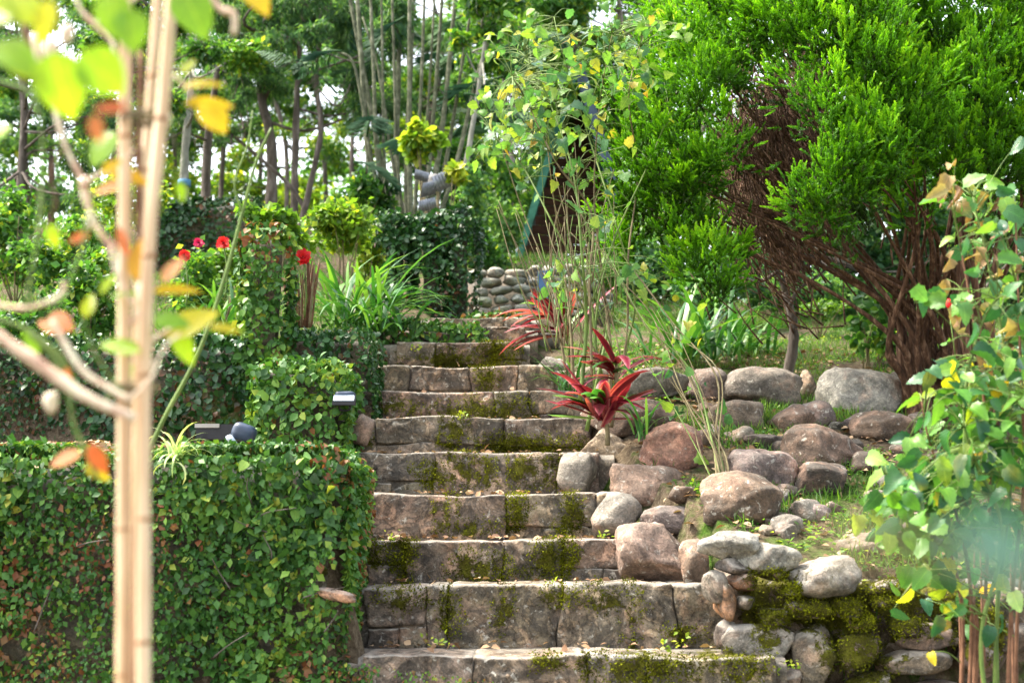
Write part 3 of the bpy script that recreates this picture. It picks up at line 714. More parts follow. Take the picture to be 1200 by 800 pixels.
ivy_box('ivy_pier', 'squat square ivy-covered pier between the two floodlights', *px_box(300, 398, 428, 512, 5.75, .5, .1), 5200, .034, .045, 0)
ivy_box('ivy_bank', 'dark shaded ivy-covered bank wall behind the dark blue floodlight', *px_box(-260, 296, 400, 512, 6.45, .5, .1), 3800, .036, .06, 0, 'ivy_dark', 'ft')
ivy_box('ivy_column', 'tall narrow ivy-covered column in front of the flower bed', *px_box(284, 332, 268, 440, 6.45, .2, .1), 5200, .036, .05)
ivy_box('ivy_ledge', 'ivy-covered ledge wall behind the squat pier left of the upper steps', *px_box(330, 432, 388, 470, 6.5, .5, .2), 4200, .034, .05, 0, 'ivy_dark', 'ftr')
ivy_box('ivy_edging', 'low ivy-covered edging along the left side of the topmost steps', *px_box(432, 560, 380, 412, 7.5, .3, .1), 4200, .036, .05, 0, 'ivy', 'ftr')
ivy_box('ivy_edging', 'small ivy-covered mound at the head of the steps in front of the cobble wall', *px_box(540, 608, 370, 392, 8.3, .25, .1), 4000, .036, .05, 0, 'ivy', 'ftr')
# ivy arch: two legs and a lintel
ar = thing('ivy_arch', 'ivy-grown arch of two thick leafy posts and a beam below the palm stems', 'arch', P(500, 372, 9))
L = []
for (x0, x1, y0, y1) in [(452, 476, 262, 380), (490, 520, 270, 380), (524, 552, 258, 385), (440, 552, 252, 282)]:
    lo, hi = px_box(x0, x1, y0, y1, 9, .22)
    core_box('frame', np.array(lo) + .03, np.array(hi) - .03, ar, M['wallcore'], (.05, .05, .03, 1), .02)
    D = np.array(hi) - np.array(lo)
    for o_, a_, b_, nr in [(lo, [D[0], 0, 0], [0, 0, D[2]], [0, -1, 0]), (np.array(lo) + [0, 0, D[2]], [D[0], 0, 0], [0, D[1], 0], [0, 0, 1]), (np.array(lo) + [D[0], 0, 0], [0, D[1], 0], [0, 0, D[2]], [1, 0, 0]), (lo, [0, D[1], 0], [0, 0, D[2]], [-1, 0, 0])]:
        a_, b_ = np.array(a_, float), np.array(b_, float); n = int(np.linalg.norm(a_) * np.linalg.norm(b_) * 3600)
        L.append(ivy_leaves(face_pts(np.array(o_, float), a_, b_, n), np.array(nr, float), .07, .042))
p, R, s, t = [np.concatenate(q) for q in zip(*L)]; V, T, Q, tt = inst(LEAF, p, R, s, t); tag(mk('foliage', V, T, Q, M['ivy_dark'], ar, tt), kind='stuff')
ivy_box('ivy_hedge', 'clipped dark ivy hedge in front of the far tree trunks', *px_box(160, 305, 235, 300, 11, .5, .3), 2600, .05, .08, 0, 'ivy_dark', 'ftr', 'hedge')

# ------------------------------------------------------------------ leaf masses, bushes, trees
def clump_pts(c, r, n, sub=10, sg=.33):
    """points in sub-clumps spread through an ellipsoid, leaving gaps between them"""
    c = np.array(c, float); r = np.array(r, float)
    cc = rnd_dir(sub) * rng.uniform(.45, 1, sub)[:, None] ** .6
    k = rng.integers(0, sub, n); q = cc[k] + rng.normal(size=(n, 3)) * sg
    return c + q * r, q
def foliage(blobs, n, size, tpl, down=.3, sg=.3, sub=12, tb=.5, tv=.2):
    V = Buf(); tot = sum(r[0] * r[2] for c, r in blobs)
    for c, r in blobs:
        m = max(20, int(n * r[0] * r[2] / tot))
        p, q = clump_pts(c, r, m, sub, sg)
        dd = unit(rng.normal(size=(m, 3)) + unit(q) * .6 + np.array([0, 0, -down]))
        nn = unit(rng.normal(size=(m, 3)) * .8 + np.array([0, 0, 1]) + unit(q) * .3)
        t = np.clip(tb + rng.normal(size=m) * tv + rng.uniform(-.12, .12), 0, 1)
        V.add(*inst(tpl, p, frame(dd, nn), size * rng.uniform(.6, 1.3, m), t)[:3], tint=np.repeat(t, len(tpl[0])))
    return V
def bush(name, label, cat, px, py, d, w, h, n, size, mat='broad', tpl=LEAF, stems=11, group=None, down=.2, tb=.5, deep=None, stem='twig', sg=.3, tv=.2, base=None):
    """leafy bush centred on a pixel: w, h in pixels"""
    s = d / F; c = P(px, py, d); b = base if base is not None else np.array([c[0], d, min(g1(c[0], d), c[2] - h * s * .4)])
    root = thing(name, label, cat, b, group)
    rx, rz = w * s / 2, h * s / 2; ry = deep or rx * .8
    blobs = []
    k = max(6, int(w * h / 1500) + 4)
    for q in range(k):
        v = rnd_dir(1)[0] * rng.uniform(.3, .95); blobs.append((c + v * [rx, ry, rz], (rx * rng.uniform(.2, .45), ry * .35, rz * rng.uniform(.2, .45))))
    tag(foliage(blobs, n, size, tpl, down, sg, 9, tb, tv).build('crown', M[mat], root), kind='stuff')
    B = Buf()
    for q in range(stems):
        e = blobs[q % k][0] + rng.normal(size=3) * [rx * .2, ry * .2, rz * .2]
        m = (b + e) / 2 + rng.normal(size=3) * .04 * (h * s)
        B.add(*tube(spline([b + rng.normal(size=3) * [.04, .04, 0] - [0, 0, .05], m, e], 5), [.007 * max(1, h * s), .002], 5))
    B.build('stem', M[stem], root); return root

def blade(p0, az, el, L, w, droop, n=7, fold=.15):
    """one arching strap leaf: V, Q"""
    t = np.linspace(0, 1, n); e = el - droop * t ** 1.3
    dirs = np.stack([np.cos(e) * math.cos(az), np.cos(e) * math.sin(az), np.sin(e)], -1)
    p = np.array(p0) + np.vstack([[0, 0, 0], np.cumsum((dirs[:-1] + dirs[1:]) / 2 * L / (n - 1), 0)])
    side = np.array([-math.sin(az), math.cos(az), 0]); up = np.cross(dirs, side) * -1
    ww = w * np.sin(np.pi * np.clip(t * .82 + .14, 0, 1)) ** .7; ww[-1] = w * .03
    V = np.stack([p - side * ww[:, None] + up * (ww * fold)[:, None], p, p + side * ww[:, None] + up * (ww * fold)[:, None]], 1).reshape(-1, 3)
    Q = []
    for i in range(n - 1):
        a = 3 * i; Q += [(a, a + 1, a + 4, a + 3), (a + 1, a + 2, a + 5, a + 4)]
    return V, np.array(Q)
def strap_plant(name, label, cat, base, n, L, w, mat, el=(.5, 1.45), droop=(.6, 1.8), group=None, spread=.05, az=None, parts=True, mats=None):
    root = thing(name, label, cat, base, group); B = Buf()
    for q in range(n):
        a = rng.uniform(0, 2 * math.pi) if az is None else rng.uniform(*az)
        V, Q = blade(np.array(base) + rng.normal(size=3) * [spread, spread, .01], a, rng.uniform(*el), L * rng.uniform(.6, 1.15), w * rng.uniform(.7, 1.2), rng.uniform(*droop))
        if parts: mk('leaf', V, None, Q, M[mats[rng.integers(len(mats))] if mats else mat], root, np.full(len(V), rng.uniform(.15, .95)))
        else: B.add(V, None, Q, rng.uniform(.1, .95))
    if not parts: tag(B.build('leaves', M[mat], root), kind='stuff')
    return root

def tree(name, label, base, path, r0, crowns, n, size, mat, tpl=LEAF_SMALL, bark='bark', limbs=3, group=None, down=.3, cat='tree', sg=.3, tb=.5, r1=None, sub=12):
    """path: trunk points from base to top; crowns: (centre, radii) leaf masses, each reached by limbs"""
    root = thing(name, label, cat, base, group)
    tp = spline(path, 5); mk('trunk', *tube(tp, [r0 * 1.25, r0, r1 or r0 * .5], 9, .35), M[bark], root)
    for c, r in crowns:
        c = np.array(c, float)
        k = int(np.argmin(np.linalg.norm(tp - (c - [0, 0, max(r) * .8]), axis=1))); k = min(max(k, len(tp) // 3), len(tp) - 1); s = tp[k]
        mid = (s + c) / 2 + rng.normal(size=3) * .12 + [0, 0, -.05]; lb = spline([s, mid, c], 4)
        B = Buf(); B.add(*tube(lb, [r0 * .45, r0 * .18], 5, .3))
        for q in range(limbs):
            j = rng.integers(3, len(lb)); e = c + rnd_dir(1)[0] * np.array(r) * .9
            m = (lb[j] + e) / 2 + rng.normal(size=3) * .08
            B.add(*tube(spline([lb[j], m, e], 2), [r0 * .16, r0 * .05], 3, .2))
        B.build('branch', M[bark], root)
    tag(foliage(crowns, n, size, tpl, down, sg, sub, tb).build('crown', M[mat], root), kind='stuff'); return root

# trunks at the back left, seen under their crowns
def PX(lst, d): return [P(a, b, d) for a, b in lst]
def crown_px(lst, d): return [(P(a, b, d + (k % 3 - 1) * .5), (w * d / F / 2, w * d / F / 2 * .8, h * d / F / 2)) for k, (a, b, w, h) in enumerate(lst)]
def TR(label, pts, w, d, crowns, n, size, mat, **kw):
    pp = PX(pts, d); gz = g1(pp[0][0], d); pp[0][2] = min(pp[0][2], gz) - .1
    cs = []
    for (a, b_, w_, h_) in crowns:      # split every crown mass into small ragged tufts with sky between
        for q in range(3): cs.append((a + rng.normal() * w_ * .30, b_ + rng.normal() * h_ * .30, w_ * rng.uniform(.3, .6), h_ * rng.uniform(.25, .5)))
    return tree('tree', label, pp[0], pp, w * .66 * d / F / 2, crown_px(cs, d), int(n * 1.0), size * .85, mat, **kw)
DROOP = dict(tpl=LEAF_THIN, down=1.4, sg=.24)
TR('stout dark trunk forking low behind the hedge, under drooping dark foliage', [(318, 250), (318, 170), (306, 110), (310, 40), (322, -60)], 17, 13.5, [(330, 50, 110, 90), (390, 80, 90, 100), (300, -10, 160, 90), (370, -30, 120, 90), (280, 70, 70, 70)], 15000, .085, 'conifer', **DROOP)
TR('slim straight trunk just right of the stout forking trunk', [(345, 250), (346, 180), (349, 90), (356, -20)], 12, 13.2, [(350, 20, 90, 70), (420, 30, 90, 110), (380, -60, 150, 90)], 9000, .085, 'conifer', **DROOP)
TR('curved trunk bowing right then upright beside the slim straight trunk', [(350, 250), (366, 205), (376, 150), (371, 90), (376, 10)], 10, 12.9, [(400, 60, 70, 70), (440, 20, 90, 110)], 6000, .085, 'conifer', **DROOP)
TR('leaning trunk left of the dark forking one, behind the bamboo canes', [(241, 250), (242, 190), (248, 130), (262, 40)], 15, 13.8, [(240, 60, 100, 80), (215, 110, 60, 60), (300, 90, 50, 50), (250, -20, 150, 80)], 9000, .08, 'conifer', **DROOP)
TR('pale trunk with a faint blue band at the left end of the row', [(216, 250), (216, 190), (222, 120), (230, 20)], 14, 12.6, [(200, 30, 110, 80), (170, 90, 60, 60)], 5000, .07, 'broad', bark='palebark')
V, T, Q = tube(PX([(216, 219), (216, 211)], 12.6), 7.6 * 12.6 / F, 10); m_blue = plainmat('blue_paint', [(.3, (.05, .16, .28)), (.7, (.10, .26, .42))], 9, .7)
mk('painted_band', V, T, Q, m_blue, bpy.data.objects['tree.004'])
TR('low crooked limb-like trunk reaching up left across the stout trunk', [(372, 238), (345, 225), (310, 190), (280, 165), (262, 148)], 7, 13.0, [(262, 140, 40, 30), (285, 120, 40, 40)], 1500, .07, 'conifer', **DROOP)
TR('dark bushy conifer at the far left edge', [(20, 300), (25, 200), (30, 80), (30, -80)], 14, 12, [(20, 150, 120, 110), (60, 220, 90, 70), (-20, 60, 130, 130), (90, 60, 90, 110), (40, -20, 160, 120), (-10, 230, 80, 80), (110, 130, 60, 70)], 22000, .075, 'conifer', **DROOP)
TR('leafy tree behind the bamboo canes with thin bent limbs', [(120, 300), (130, 200), (150, 110), (170, -20)], 9, 11.5, [(150, 60, 100, 80), (190, 20, 90, 80), (120, 0, 90, 90), (140, 140, 60, 60)], 7000, .07, 'broad')
TR('white-barked bare trunk leaning right of the palm clump', [(537, 262), (543, 220), (552, 160), (563, 90), (575, 0)], 10, 12, [(585, -10, 100, 70), (560, 60, 60, 50)], 3000, .08, 'broad', bark='palebark')
TR('thin far trunk seen above the shrubs behind the palm stems', [(590, 300), (600, 200), (590, 90), (585, -30)], 9, 15, [(600, 60, 120, 90), (560, 130, 70, 60), (640, 110, 90, 80), (620, 0, 130, 80), (680, 30, 110, 90)], 13000, .09, 'broad')
TR('tall tree behind the hut with thin reddish limbs', [(790, 330), (770, 200), (740, 90), (720, -40)], 10, 17, [(740, 60, 140, 110), (700, 0, 150, 100), (800, 40, 150, 130), (690, 100, 80, 70), (770, 150, 130, 110), (640, -30, 140, 80)], 16000, .085, 'broad')
TR('dark leafy tree standing behind the cypress', [(960, 400), (960, 300), (950, 200), (960, 60)], 14, 11.5, [(930, 330, 150, 90), (1020, 310, 150, 110), (1090, 330, 130, 110), (870, 320, 90, 80), (980, 230, 170, 110), (1150, 280, 150, 150), (880, 240, 110, 90), (1060, 200, 150, 120)], 24000, .085, 'conifer', tb=.5)
TR('broad dark tree closing the view at the right edge', [(1230, 430), (1230, 300), (1240, 150), (1230, 0)], 16, 10.5, [(1200, 330, 150, 120), (1260, 250, 170, 150), (1190, 200, 140, 120), (1300, 360, 150, 120), (1150, 380, 60, 50)], 13000, .08, 'conifer')
# far wood beyond the crest of the slope
def far_tree(px, d, top, w, n, mat, lab, low=270):
    c = []
    for q in range(9):
        c.append((px + rng.uniform(-.5, .5) * w, rng.uniform(top, low), w * rng.uniform(.28, .45), w * rng.uniform(.22, .4)))
    pts = [(px, low + 60), (px + rng.uniform(-8, 8), (low + top) / 2), (px + rng.uniform(-14, 14), top)]
    TR(lab, pts, 9, d, c, n, .11 * d / 18, mat, group='far trees beyond the crest of the slope', sg=.28, limbs=2)
far = [(60, 19, 40, 190, 'broad', 'far green tree beyond the crest at the far left'), (170, 22, 120, 170, 'bright', 'far pale yellow-green tree seen past the canes'), (265, 24, 60, 190, 'broad', 'far green tree behind the leaning trunks'),
       (345, 21, 160, 150, 'bright', 'far yellow-green low tree between the dark trunks'), (430, 24, 50, 200, 'broad', 'far green tree behind the left palm stems'), (500, 20, 140, 150, 'bright', 'far light green tree behind the palm clump'),
       (560, 22, 90, 170, 'conifer', 'far dark tree between palm clump and hut'), (640, 24, 120, 170, 'bright', 'far yellow-green tree just left of the hut roof'), (720, 22, 70, 190, 'broad', 'far green tree directly above the hut'),
       (820, 20, 130, 200, 'broad', 'far green tree behind the left lobe of the cypress'), (930, 22, 100, 220, 'conifer', 'far dark tree behind the cypress hollow')]
for px, d, top, w, mat, lab in far: far_tree(px, d, top, w, 4200, mat, lab)
tall = [(40, 18, 'conifer', 'tall feathery tree at the far left behind the pale rose stems'), (150, 17, 'broad', 'tall leafy tree whose crown shows behind the tops of the canes'), (255, 19, 'conifer', 'tall dark tree behind the leaning trunks at the upper left'), (335, 18, 'broad', 'tall green tree whose crown fills the gap above the forking trunk'),
        (420, 17, 'conifer', 'tall drooping tree behind the left palm stems'), (505, 19, 'broad', 'tall light tree behind the middle of the palm clump'), (590, 18, 'conifer', 'tall tree right of the palm clump near the top of the view'), (660, 17, 'broad', 'tall green tree behind the top of the climbing shrub'), (730, 18, 'broad', 'tall tree touching the left edge of the cypress crown')]
tall += [(0, 23, 'broad', 'distant tall tree at the far left edge of the garden'), (110, 22, 'conifer', 'distant dark tree seen between the pale rose stems'), (210, 23, 'broad', 'distant tree filling the gap right of the canes'), (300, 22, 'conifer', 'distant dark tree behind the stout forking trunk'),
         (390, 23, 'broad', 'distant green tree left of the palm clump'), (470, 22, 'conifer', 'distant dark tree directly behind the palm clump'), (550, 23, 'broad', 'distant green tree right of the white-barked trunk'), (630, 22, 'broad', 'distant green tree above the hut roof')]
for px, d, mat, lab in tall:
    c = [(px + rng.uniform(-60, 60), rng.uniform(-50, 165), rng.uniform(50, 90), rng.uniform(30, 60)) for q in range(9)]
    TR(lab, [(px, 300), (px + rng.uniform(-12, 12), 170), (px + rng.uniform(-25, 25), 60), (px + rng.uniform(-30, 30), -50)], 8, d, c, 11000, .078, mat, group='tall trees at the back of the garden', limbs=3, tb=.55)
# distant wood on the crest reads as one mass
bl = []
for q in range(60): bl.append((P(rng.uniform(-350, 1500), rng.uniform(205, 262), rng.uniform(24, 30)), (1.1, 1.0, .7)))
tag(foliage(bl, 26000, .16, LEAF_SMALL, .2, .35, 10, .45).build('woodland', M['broad'], None), 'distant green woodland along the crest of the slope', 'woodland', kind='stuff')

# palm clump
pc = thing('palm_clump', 'clump of slender grey-green palm stems fanning upward behind the ivy arch', 'palm', P(485, 262, 12.2))
stems = [(438, 415, -60), (446, 432, -60), (452, 446, -80), (459, 403, -40), (463, 470, -80), (468, 458, -60), (474, 486, -80), (480, 480, -80), (486, 500, -80), (492, 513, -80), (498, 522, -60), (505, 540, -80), (470, 425, 20), (512, 560, -40), (448, 395, 60), (520, 590, 0)]
tips = []
for x0, x1, y1 in stems:
    d = 12.2 + rng.uniform(-.3, .3); pts = PX([(x0 * .65 + 485 * .35, 275), (x0 + (x1 - x0) * .22, 190), (x0 + (x1 - x0) * .6, 80), (x1, y1)], d)
    o = mk('stem', *tube(spline(pts, 6), np.array([.028, .022, .016]) * rng.uniform(.6, 1.2), 8, .15), M['palmstem'], pc); tips.append(pts[-1])
def frond(base, az, el, L, leaf=.38, droop=1.1, nl=32, w=.014):
    t = np.linspace(0, 1, 12); e = el - droop * t ** 1.4
    dr = np.stack([np.cos(e) * math.cos(az), np.cos(e) * math.sin(az), np.sin(e)], -1)
    p = np.array(base) + np.vstack([[0, 0, 0], np.cumsum(dr[:-1] * L / 11, 0)])
    V, T, Q = tube(p, [.012, .003], 5); B = Buf(); B.add(V, T, Q, .6)
    for sgn in (-1, 1):
        tt = np.linspace(.15, .98, nl); pp = np.stack([np.interp(tt, t, p[:, k]) for k in range(3)], -1); dd = np.stack([np.interp(tt, t, dr[:, k]) for k in range(3)], -1)
        side = np.array([-math.sin(az), math.cos(az), 0]) * sgn
        ld = unit(dd * .45 + side * .9 + np.array([0, 0, -.65]) + rng.normal(size=(nl, 3)) * .12)
        nn = unit(np.cross(ld, dd) * sgn + [0, 0, .3])
        sc = np.stack([np.full(nl, leaf * .20), leaf * np.sin(np.pi * (tt * .75 + .2)), np.full(nl, leaf)], -1)
        a = inst(LEAF_THIN, pp, frame(ld, nn), sc, np.full(nl, rng.uniform(.2, .8))); B.add(a[0], a[1], None, a[3])
    return B
ends = [(400, 60), (420, 120), (440, 30), (455, 90), (475, 20), (520, 70), (545, 110), (560, 50), (590, 90), (610, 40), (430, 160), (410, 20), (575, 130), (540, 20), (500, 130), (600, 10), (450, 170), (530, 160), (395, 110), (620, 75), (565, 95), (550, 140), (415, 190), (585, 60)]
for k, (a, b_) in enumerate(ends):
    d = 12.2 + rng.uniform(-1, .9); q = P(a, b_, d); az = rng.uniform(0, 6.28) if k % 3 else (math.pi if a < 480 else 0) + rng.uniform(-.6, .6)
    fr = frond(q, az, rng.uniform(-.1, .9), rng.uniform(.5, .95), .25, rng.uniform(1.0, 1.9)); o = fr.build('frond', M['palm'], pc)
# shrub tree with yellow-green head and weathered corrugated bits beneath
bush('shrub', 'yellow-green leafy shrub head standing in front of the palm stems', 'shrub', 490, 166, 10.5, 66, 56, 900, .075, 'bright', LEAF_BIG, 5, tb=.55, base=P(497, 262, 10.5))
bush('shrub', 'tiny yellow tuft of leaves beside the corrugated feeder', 'shrub', 533, 204, 10.3, 26, 16, 90, .07, 'bright', LEAF_BIG, 2, tb=.8, base=P(528, 262, 10.3))
fd = thing('bird_feeder', 'battered grey corrugated-metal bird feeder on a thin post before the palms', 'bird feeder', P(513, 262, 10.3))
m_zinc = plainmat('weathered_zinc', [(.3, (.10, .11, .13)), (.55, (.20, .22, .26)), (.75, (.36, .38, .42))], 14, .45, .002, None, .5, .4)
def corr_sheet(c, u, v, w, h, n, amp, name, parent, mat):
    """corrugated sheet with thickness: u across the ridges, v along"""
    u, v = unit(u), unit(v); nn = np.cross(u, v); m = n * 6 + 1
    t = np.linspace(-.5, .5, m); off = np.sin(t * n * 2 * math.pi) * amp; rows = []
    for th in (0, .004):
        for s_ in (-.5, .5): rows.append(np.array(c) + t[:, None] * w * u + s_ * h * v + (off + th)[:, None] * nn)
    V = np.vstack(rows); i = np.arange(m - 1); Q = []
    for a, b_ in ((0, 1), (3, 2), (2, 0), (1, 3)): Q.append(np.stack([a * m + i, a * m + i + 1, b_ * m + i + 1, b_ * m + i], -1))
    return mk(name, V, None, np.vstack(Q), mat, parent)
for (a, b_, w, h, ux, uz, vx, vz) in [(522, 211, 30, 20, .9, .45, -.4, .9), (503, 221, 20, 18, .9, .3, .2, .95), (501, 240, 22, 14, .95, .3, -.2, .9), (494, 206, 18, 12, .9, -.2, .2, .9)]:
    corr_sheet(P(a, b_, 10.3), (ux, .25, uz), (vx, -.5, vz), w * 10.3 / F, h * 10.3 / F, 7, .003, 'sheet', fd, m_zinc)
mk('post', *tube(PX([(514, 280), (513, 225)], 10.34), .012, 7), M['twig'], fd)
V, T = stone(P(508, 212, 10.4), (.05, .05, .05), 3, .1, 3); mk('seed_box', V, T, None, plainmat('white_plastic', [(.3, (.30, .27, .24)), (.7, (.48, .45, .40))], 9, .6), fd)

# ------------------------------------------------------------------ A-frame hut
hut = thing('a_frame_hut', 'small brown timber A-frame hut with green corrugated roof behind the tangle', 'hut', P(674, 306, 16))
D0 = 16.0; ap = P(676, 85, D0); lf = P(607, 308, D0); rt = P(742, 310, D0); LEN = 2.6
m_green = plainmat('green_roof_sheet', [(.3, (.012, .07, .045)), (.55, (.03, .16, .10)), (.8, (.10, .28, .19))], 8, .5, .002)
m_board = plainmat('brown_board', [(.3, (.025, .010, .006)), (.55, (.085, .036, .018)), (.75, (.17, .08, .04))], 6, .75, .004, (1, 1, 9))
m_slate = plainmat('blue_grey_board', [(.3, (.03, .05, .08)), (.6, (.07, .10, .15)), (.8, (.15, .19, .25))], 5, .7, .003, (3, 3, .6))
for e, nm in ((lf, 'l'), (rt, 'r')):
    mid = (ap + e) / 2; u = np.array([0, 1., 0]); v = unit(e - ap); sgn = -1 if nm == 'l' else 1
    corr_sheet(mid + [sgn * .02, LEN / 2 - .15, 0], u, v, LEN, np.linalg.norm(e - ap) * 1.04, 22, .022, 'roof', hut, m_green)
def beam(a, b, w, t, name, parent, mat, yaw=None):
    a, b = np.array(a, float), np.array(b, float); d = unit(b - a); s = unit(np.cross(d, [0, 1., 0])); n = np.array([0, 1., 0])
    V = [];
    for q in (a, b):
        for i_, j_ in ((-1, -1), (1, -1), (1, 1), (-1, 1)): V.append(q + s * w / 2 * i_ + n * t / 2 * j_)
    Q = [(0, 1, 2, 3), (7, 6, 5, 4), (0, 4, 5, 1), (1, 5, 6, 2), (2, 6, 7, 3), (3, 7, 4, 0)]
    return mk(name, np.array(V), None, np.array(Q), mat, parent, smooth=False)
beam(ap + [0, -.18, .05], lf + [-.01, -.18, -.03], .085, .05, 'bargeboard', hut, m_green)
beam(ap + [0, -.19, .05], rt + [.02, -.19, -.03], .13, .05, 'bargeboard', hut, m_slate)
nb = 19
for q in range(nb):
    t0, t1 = q / nb, (q + 1) / nb; z0, z1 = ap[2] + (lf[2] - ap[2]) * t0, ap[2] + (lf[2] - ap[2]) * t1
    xl = ap[0] + (lf[0] - ap[0]) * (t0 + t1) / 2 + .01; xr = ap[0] + (rt[0] - ap[0]) * (t0 + t1) / 2 - .01
    V, Q = box((xl, D0 + .70 + rng.uniform(0, .012), z1 + .006), (xr, D0 + .735 + rng.uniform(0, .012), z0 - .006)); mk('plank', V, None, Q, m_board, hut, smooth=False)
V, Q = box((lf[0] + .03, D0 + .1, lf[2] - .5), (rt[0] - .03, D0 + 2.2, lf[2] + .02)); mk('floor', V, None, Q, m_board, hut, smooth=False)
bp = P(636, 350, 9.8); V, Q = box((bp[0] - .035, 9.77, bp[2] - .3), (bp[0] + .035, 9.84, P(636, 318, 9.8)[2]))
tag(mk('post', V, None, Q, plainmat('blue_paint_post', [(.3, (.03, .07, .17)), (.7, (.07, .15, .30))], 8, .6), smooth=False), 'short dark blue post at the right end of the far cobble wall', 'post')

# ------------------------------------------------------------------ garden shrubs, left and centre
sh = [
 ('yellow-green shrub behind the ivy column and the red flower', 400, 265, 8.6, 120, 70, 1500, .065, 'bright', .5),
 ('light green leafy plant draped over the top of the ivy column', 318, 262, 6.9, 80, 50, 420, .065, 'bright', .25),
 ('yellow-green bush beside the ivy arch', 435, 300, 9.3, 60, 90, 700, .06, 'bright', .6),
 ('mid-green shrub at the left edge above the ivy bank', 20, 280, 8.6, 130, 110, 1700, .065, 'broad', .5),
 ('bushy green shrub behind the green rose stem', 90, 300, 8.2, 120, 100, 1500, .06, 'broad', .55),
 ('low broad-leaved plants just left of the bamboo canes', 110, 355, 7.3, 110, 70, 900, .06, 'broad', .4),
 ('deep green shrub at the left edge over the dark bank', 25, 380, 7.0, 110, 80, 1100, .06, 'broad', .35),
 ('green shrub under the red flowers right of the canes', 225, 345, 7.4, 90, 90, 900, .055, 'broad', .5),
 ('fine leafy plant between canes and the ivy column', 262, 320, 8.0, 70, 90, 800, .05, 'bright', .3),
 ('pale green sunlit shrub beyond the hedge on the left', 150, 235, 9.8, 130, 80, 1500, .06, 'bright', .4),
 ('dark glossy shrub left of the hut', 565, 250, 11.5, 80, 120, 2200, .07, 'conifer', .7),
 ('mid-green shrub right behind the cobble wall', 560, 290, 11, 60, 50, 900, .06, 'broad', .4),
 ('tall green shrub between the arch and the white trunk', 545, 215, 13, 90, 110, 1600, .08, 'broad', .3),
 ('shady green bush to the left of the palm base', 425, 230, 11.8, 70, 60, 1000, .07, 'broad', .4),
 ('leafy green bush left of the hut gable', 588, 215, 13.5, 56, 120, 1200, .08, 'broad', .5),
 ('dark green bush at the right end of the cobble wall', 665, 335, 10.2, 60, 60, 900, .06, 'conifer', .6),
 ('shaded bush behind the strap-leaf clump under the cypress', 850, 330, 9.6, 120, 90, 1800, .065, 'conifer', .5),
 ('blue-green shaded shrub at the back of the lawn', 950, 345, 9.9, 120, 60, 1400, .065, 'conifer', .55),
 ('leafy green thicket low behind the strap-leaf clump beside the hut', 780, 320, 12.5, 150, 90, 2600, .08, 'broad', .35),
 ('dense green thicket behind the lawn at the far right of the slope', 1080, 350, 12.5, 260, 110, 3200, .085, 'broad', .35),
 ('green thicket between the arch and the hut behind the cobble wall', 555, 320, 13.0, 90, 80, 1500, .08, 'broad', .35),
 ('tall green thicket standing behind the left side of the hut', 600, 240, 19.5, 110, 150, 1800, .11, 'broad', .35),
 ('leafy dark thicket behind the stems of the cypress', 1085, 275, 11.8, 200, 120, 3000, .085, 'conifer', .4),
 ('green bush at the foot of the hut gable behind the cobble wall', 576, 285, 12.5, 36, 60, 800, .07, 'broad', .45),
 ('dark leafy bush filling the gap between hut and cypress', 765, 300, 10.5, 90, 110, 2200, .06, 'conifer', .5),
 ('dark bush below the cypress hollow behind the lawn', 900, 300, 10.6, 130, 90, 2400, .06, 'conifer', .45),
 ('pale dusty shrub on the lawn behind the forked tree', 960, 362, 9.0, 60, 30, 500, .035, 'bright', .2),
]
for lab, px, py, d, w, h, n, size, mat, tb in sh:
    bush('shrub', lab, 'shrub', px, py, d, w, h, int(n * 1.45), size * .76, mat, LEAF_MID, 6, tb=tb, sg=.33)
bush('shrub', 'thin young shrub with upright stems left of the cypress trunk', 'shrub', 1022, 375, 7.6, 80, 90, 260, .06, 'broad', LEAF_BIG, 8, tb=.45, down=.5, base=P(1018, 452, 7.6))
# strap-leaved clumps
strap_plant('strap_leaf_clump', 'large clump of long dark green strap leaves right of the dead reed bundle', 'lily clump', P(415, 384, 7.6), 90, .62, .012, 'blade', group='strap-leaf clumps', spread=.10)
strap_plant('strap_leaf_clump', 'small clump of strap leaves hanging over the ivy ledge', 'lily clump', P(450, 388, 7.4), 36, .42, .011, 'blade', group='strap-leaf clumps', spread=.06)
strap_plant('strap_leaf_clump', 'strap-leaf clump between the bamboo canes and the ivy column', 'lily clump', P(256, 398, 7.0), 34, .42, .010, 'blade', group='strap-leaf clumps', spread=.05, el=(.9, 1.5))
strap_plant('strap_leaf_clump', 'big clump of arching strap leaves below the left lobe of the cypress', 'lily clump', P(815, 420, 7.7), 80, .62, .013, 'blade', group='strap-leaf clumps', spread=.13)
strap_plant('strap_leaf_clump', 'strap-leaf clump in the shade left of the thin forked tree', 'lily clump', P(868, 420, 8.3), 50, .55, .012, 'blade', group='strap-leaf clumps', spread=.10)
strap_plant('strap_leaf_clump', 'bright green grassy blades leaning over the right end of the upper steps', 'grass clump', P(668, 462, 6.75), 34, .34, .007, 'blade', el=(.7, 1.4), droop=(.6, 1.9), spread=.04, group='strap-leaf clumps')
strap_plant('strap_leaf_clump', 'few upright blades in front of the rusty block under the cordyline', 'grass clump', P(752, 512, 5.6), 12, .24, .006, 'blade', el=(1.0, 1.5), spread=.015, group='strap-leaf clumps')
# spider plant on the ivy wall
m_sp = leafmat('striped_leaf', [(0, (.12, .28, .06)), (.5, (.30, .45, .14)), (1, (.62, .68, .36))], .3, .4)
M['spider'] = m_sp
strap_plant('spider_plant', 'pale striped spider plant growing on top of the front ivy wall', 'spider plant', P(212, 537, 4.44) + np.array([0, -.04, 0]), 42, .15, .0045, 'spider', el=(.2, 1.5), droop=(1.2, 2.8), spread=.012)
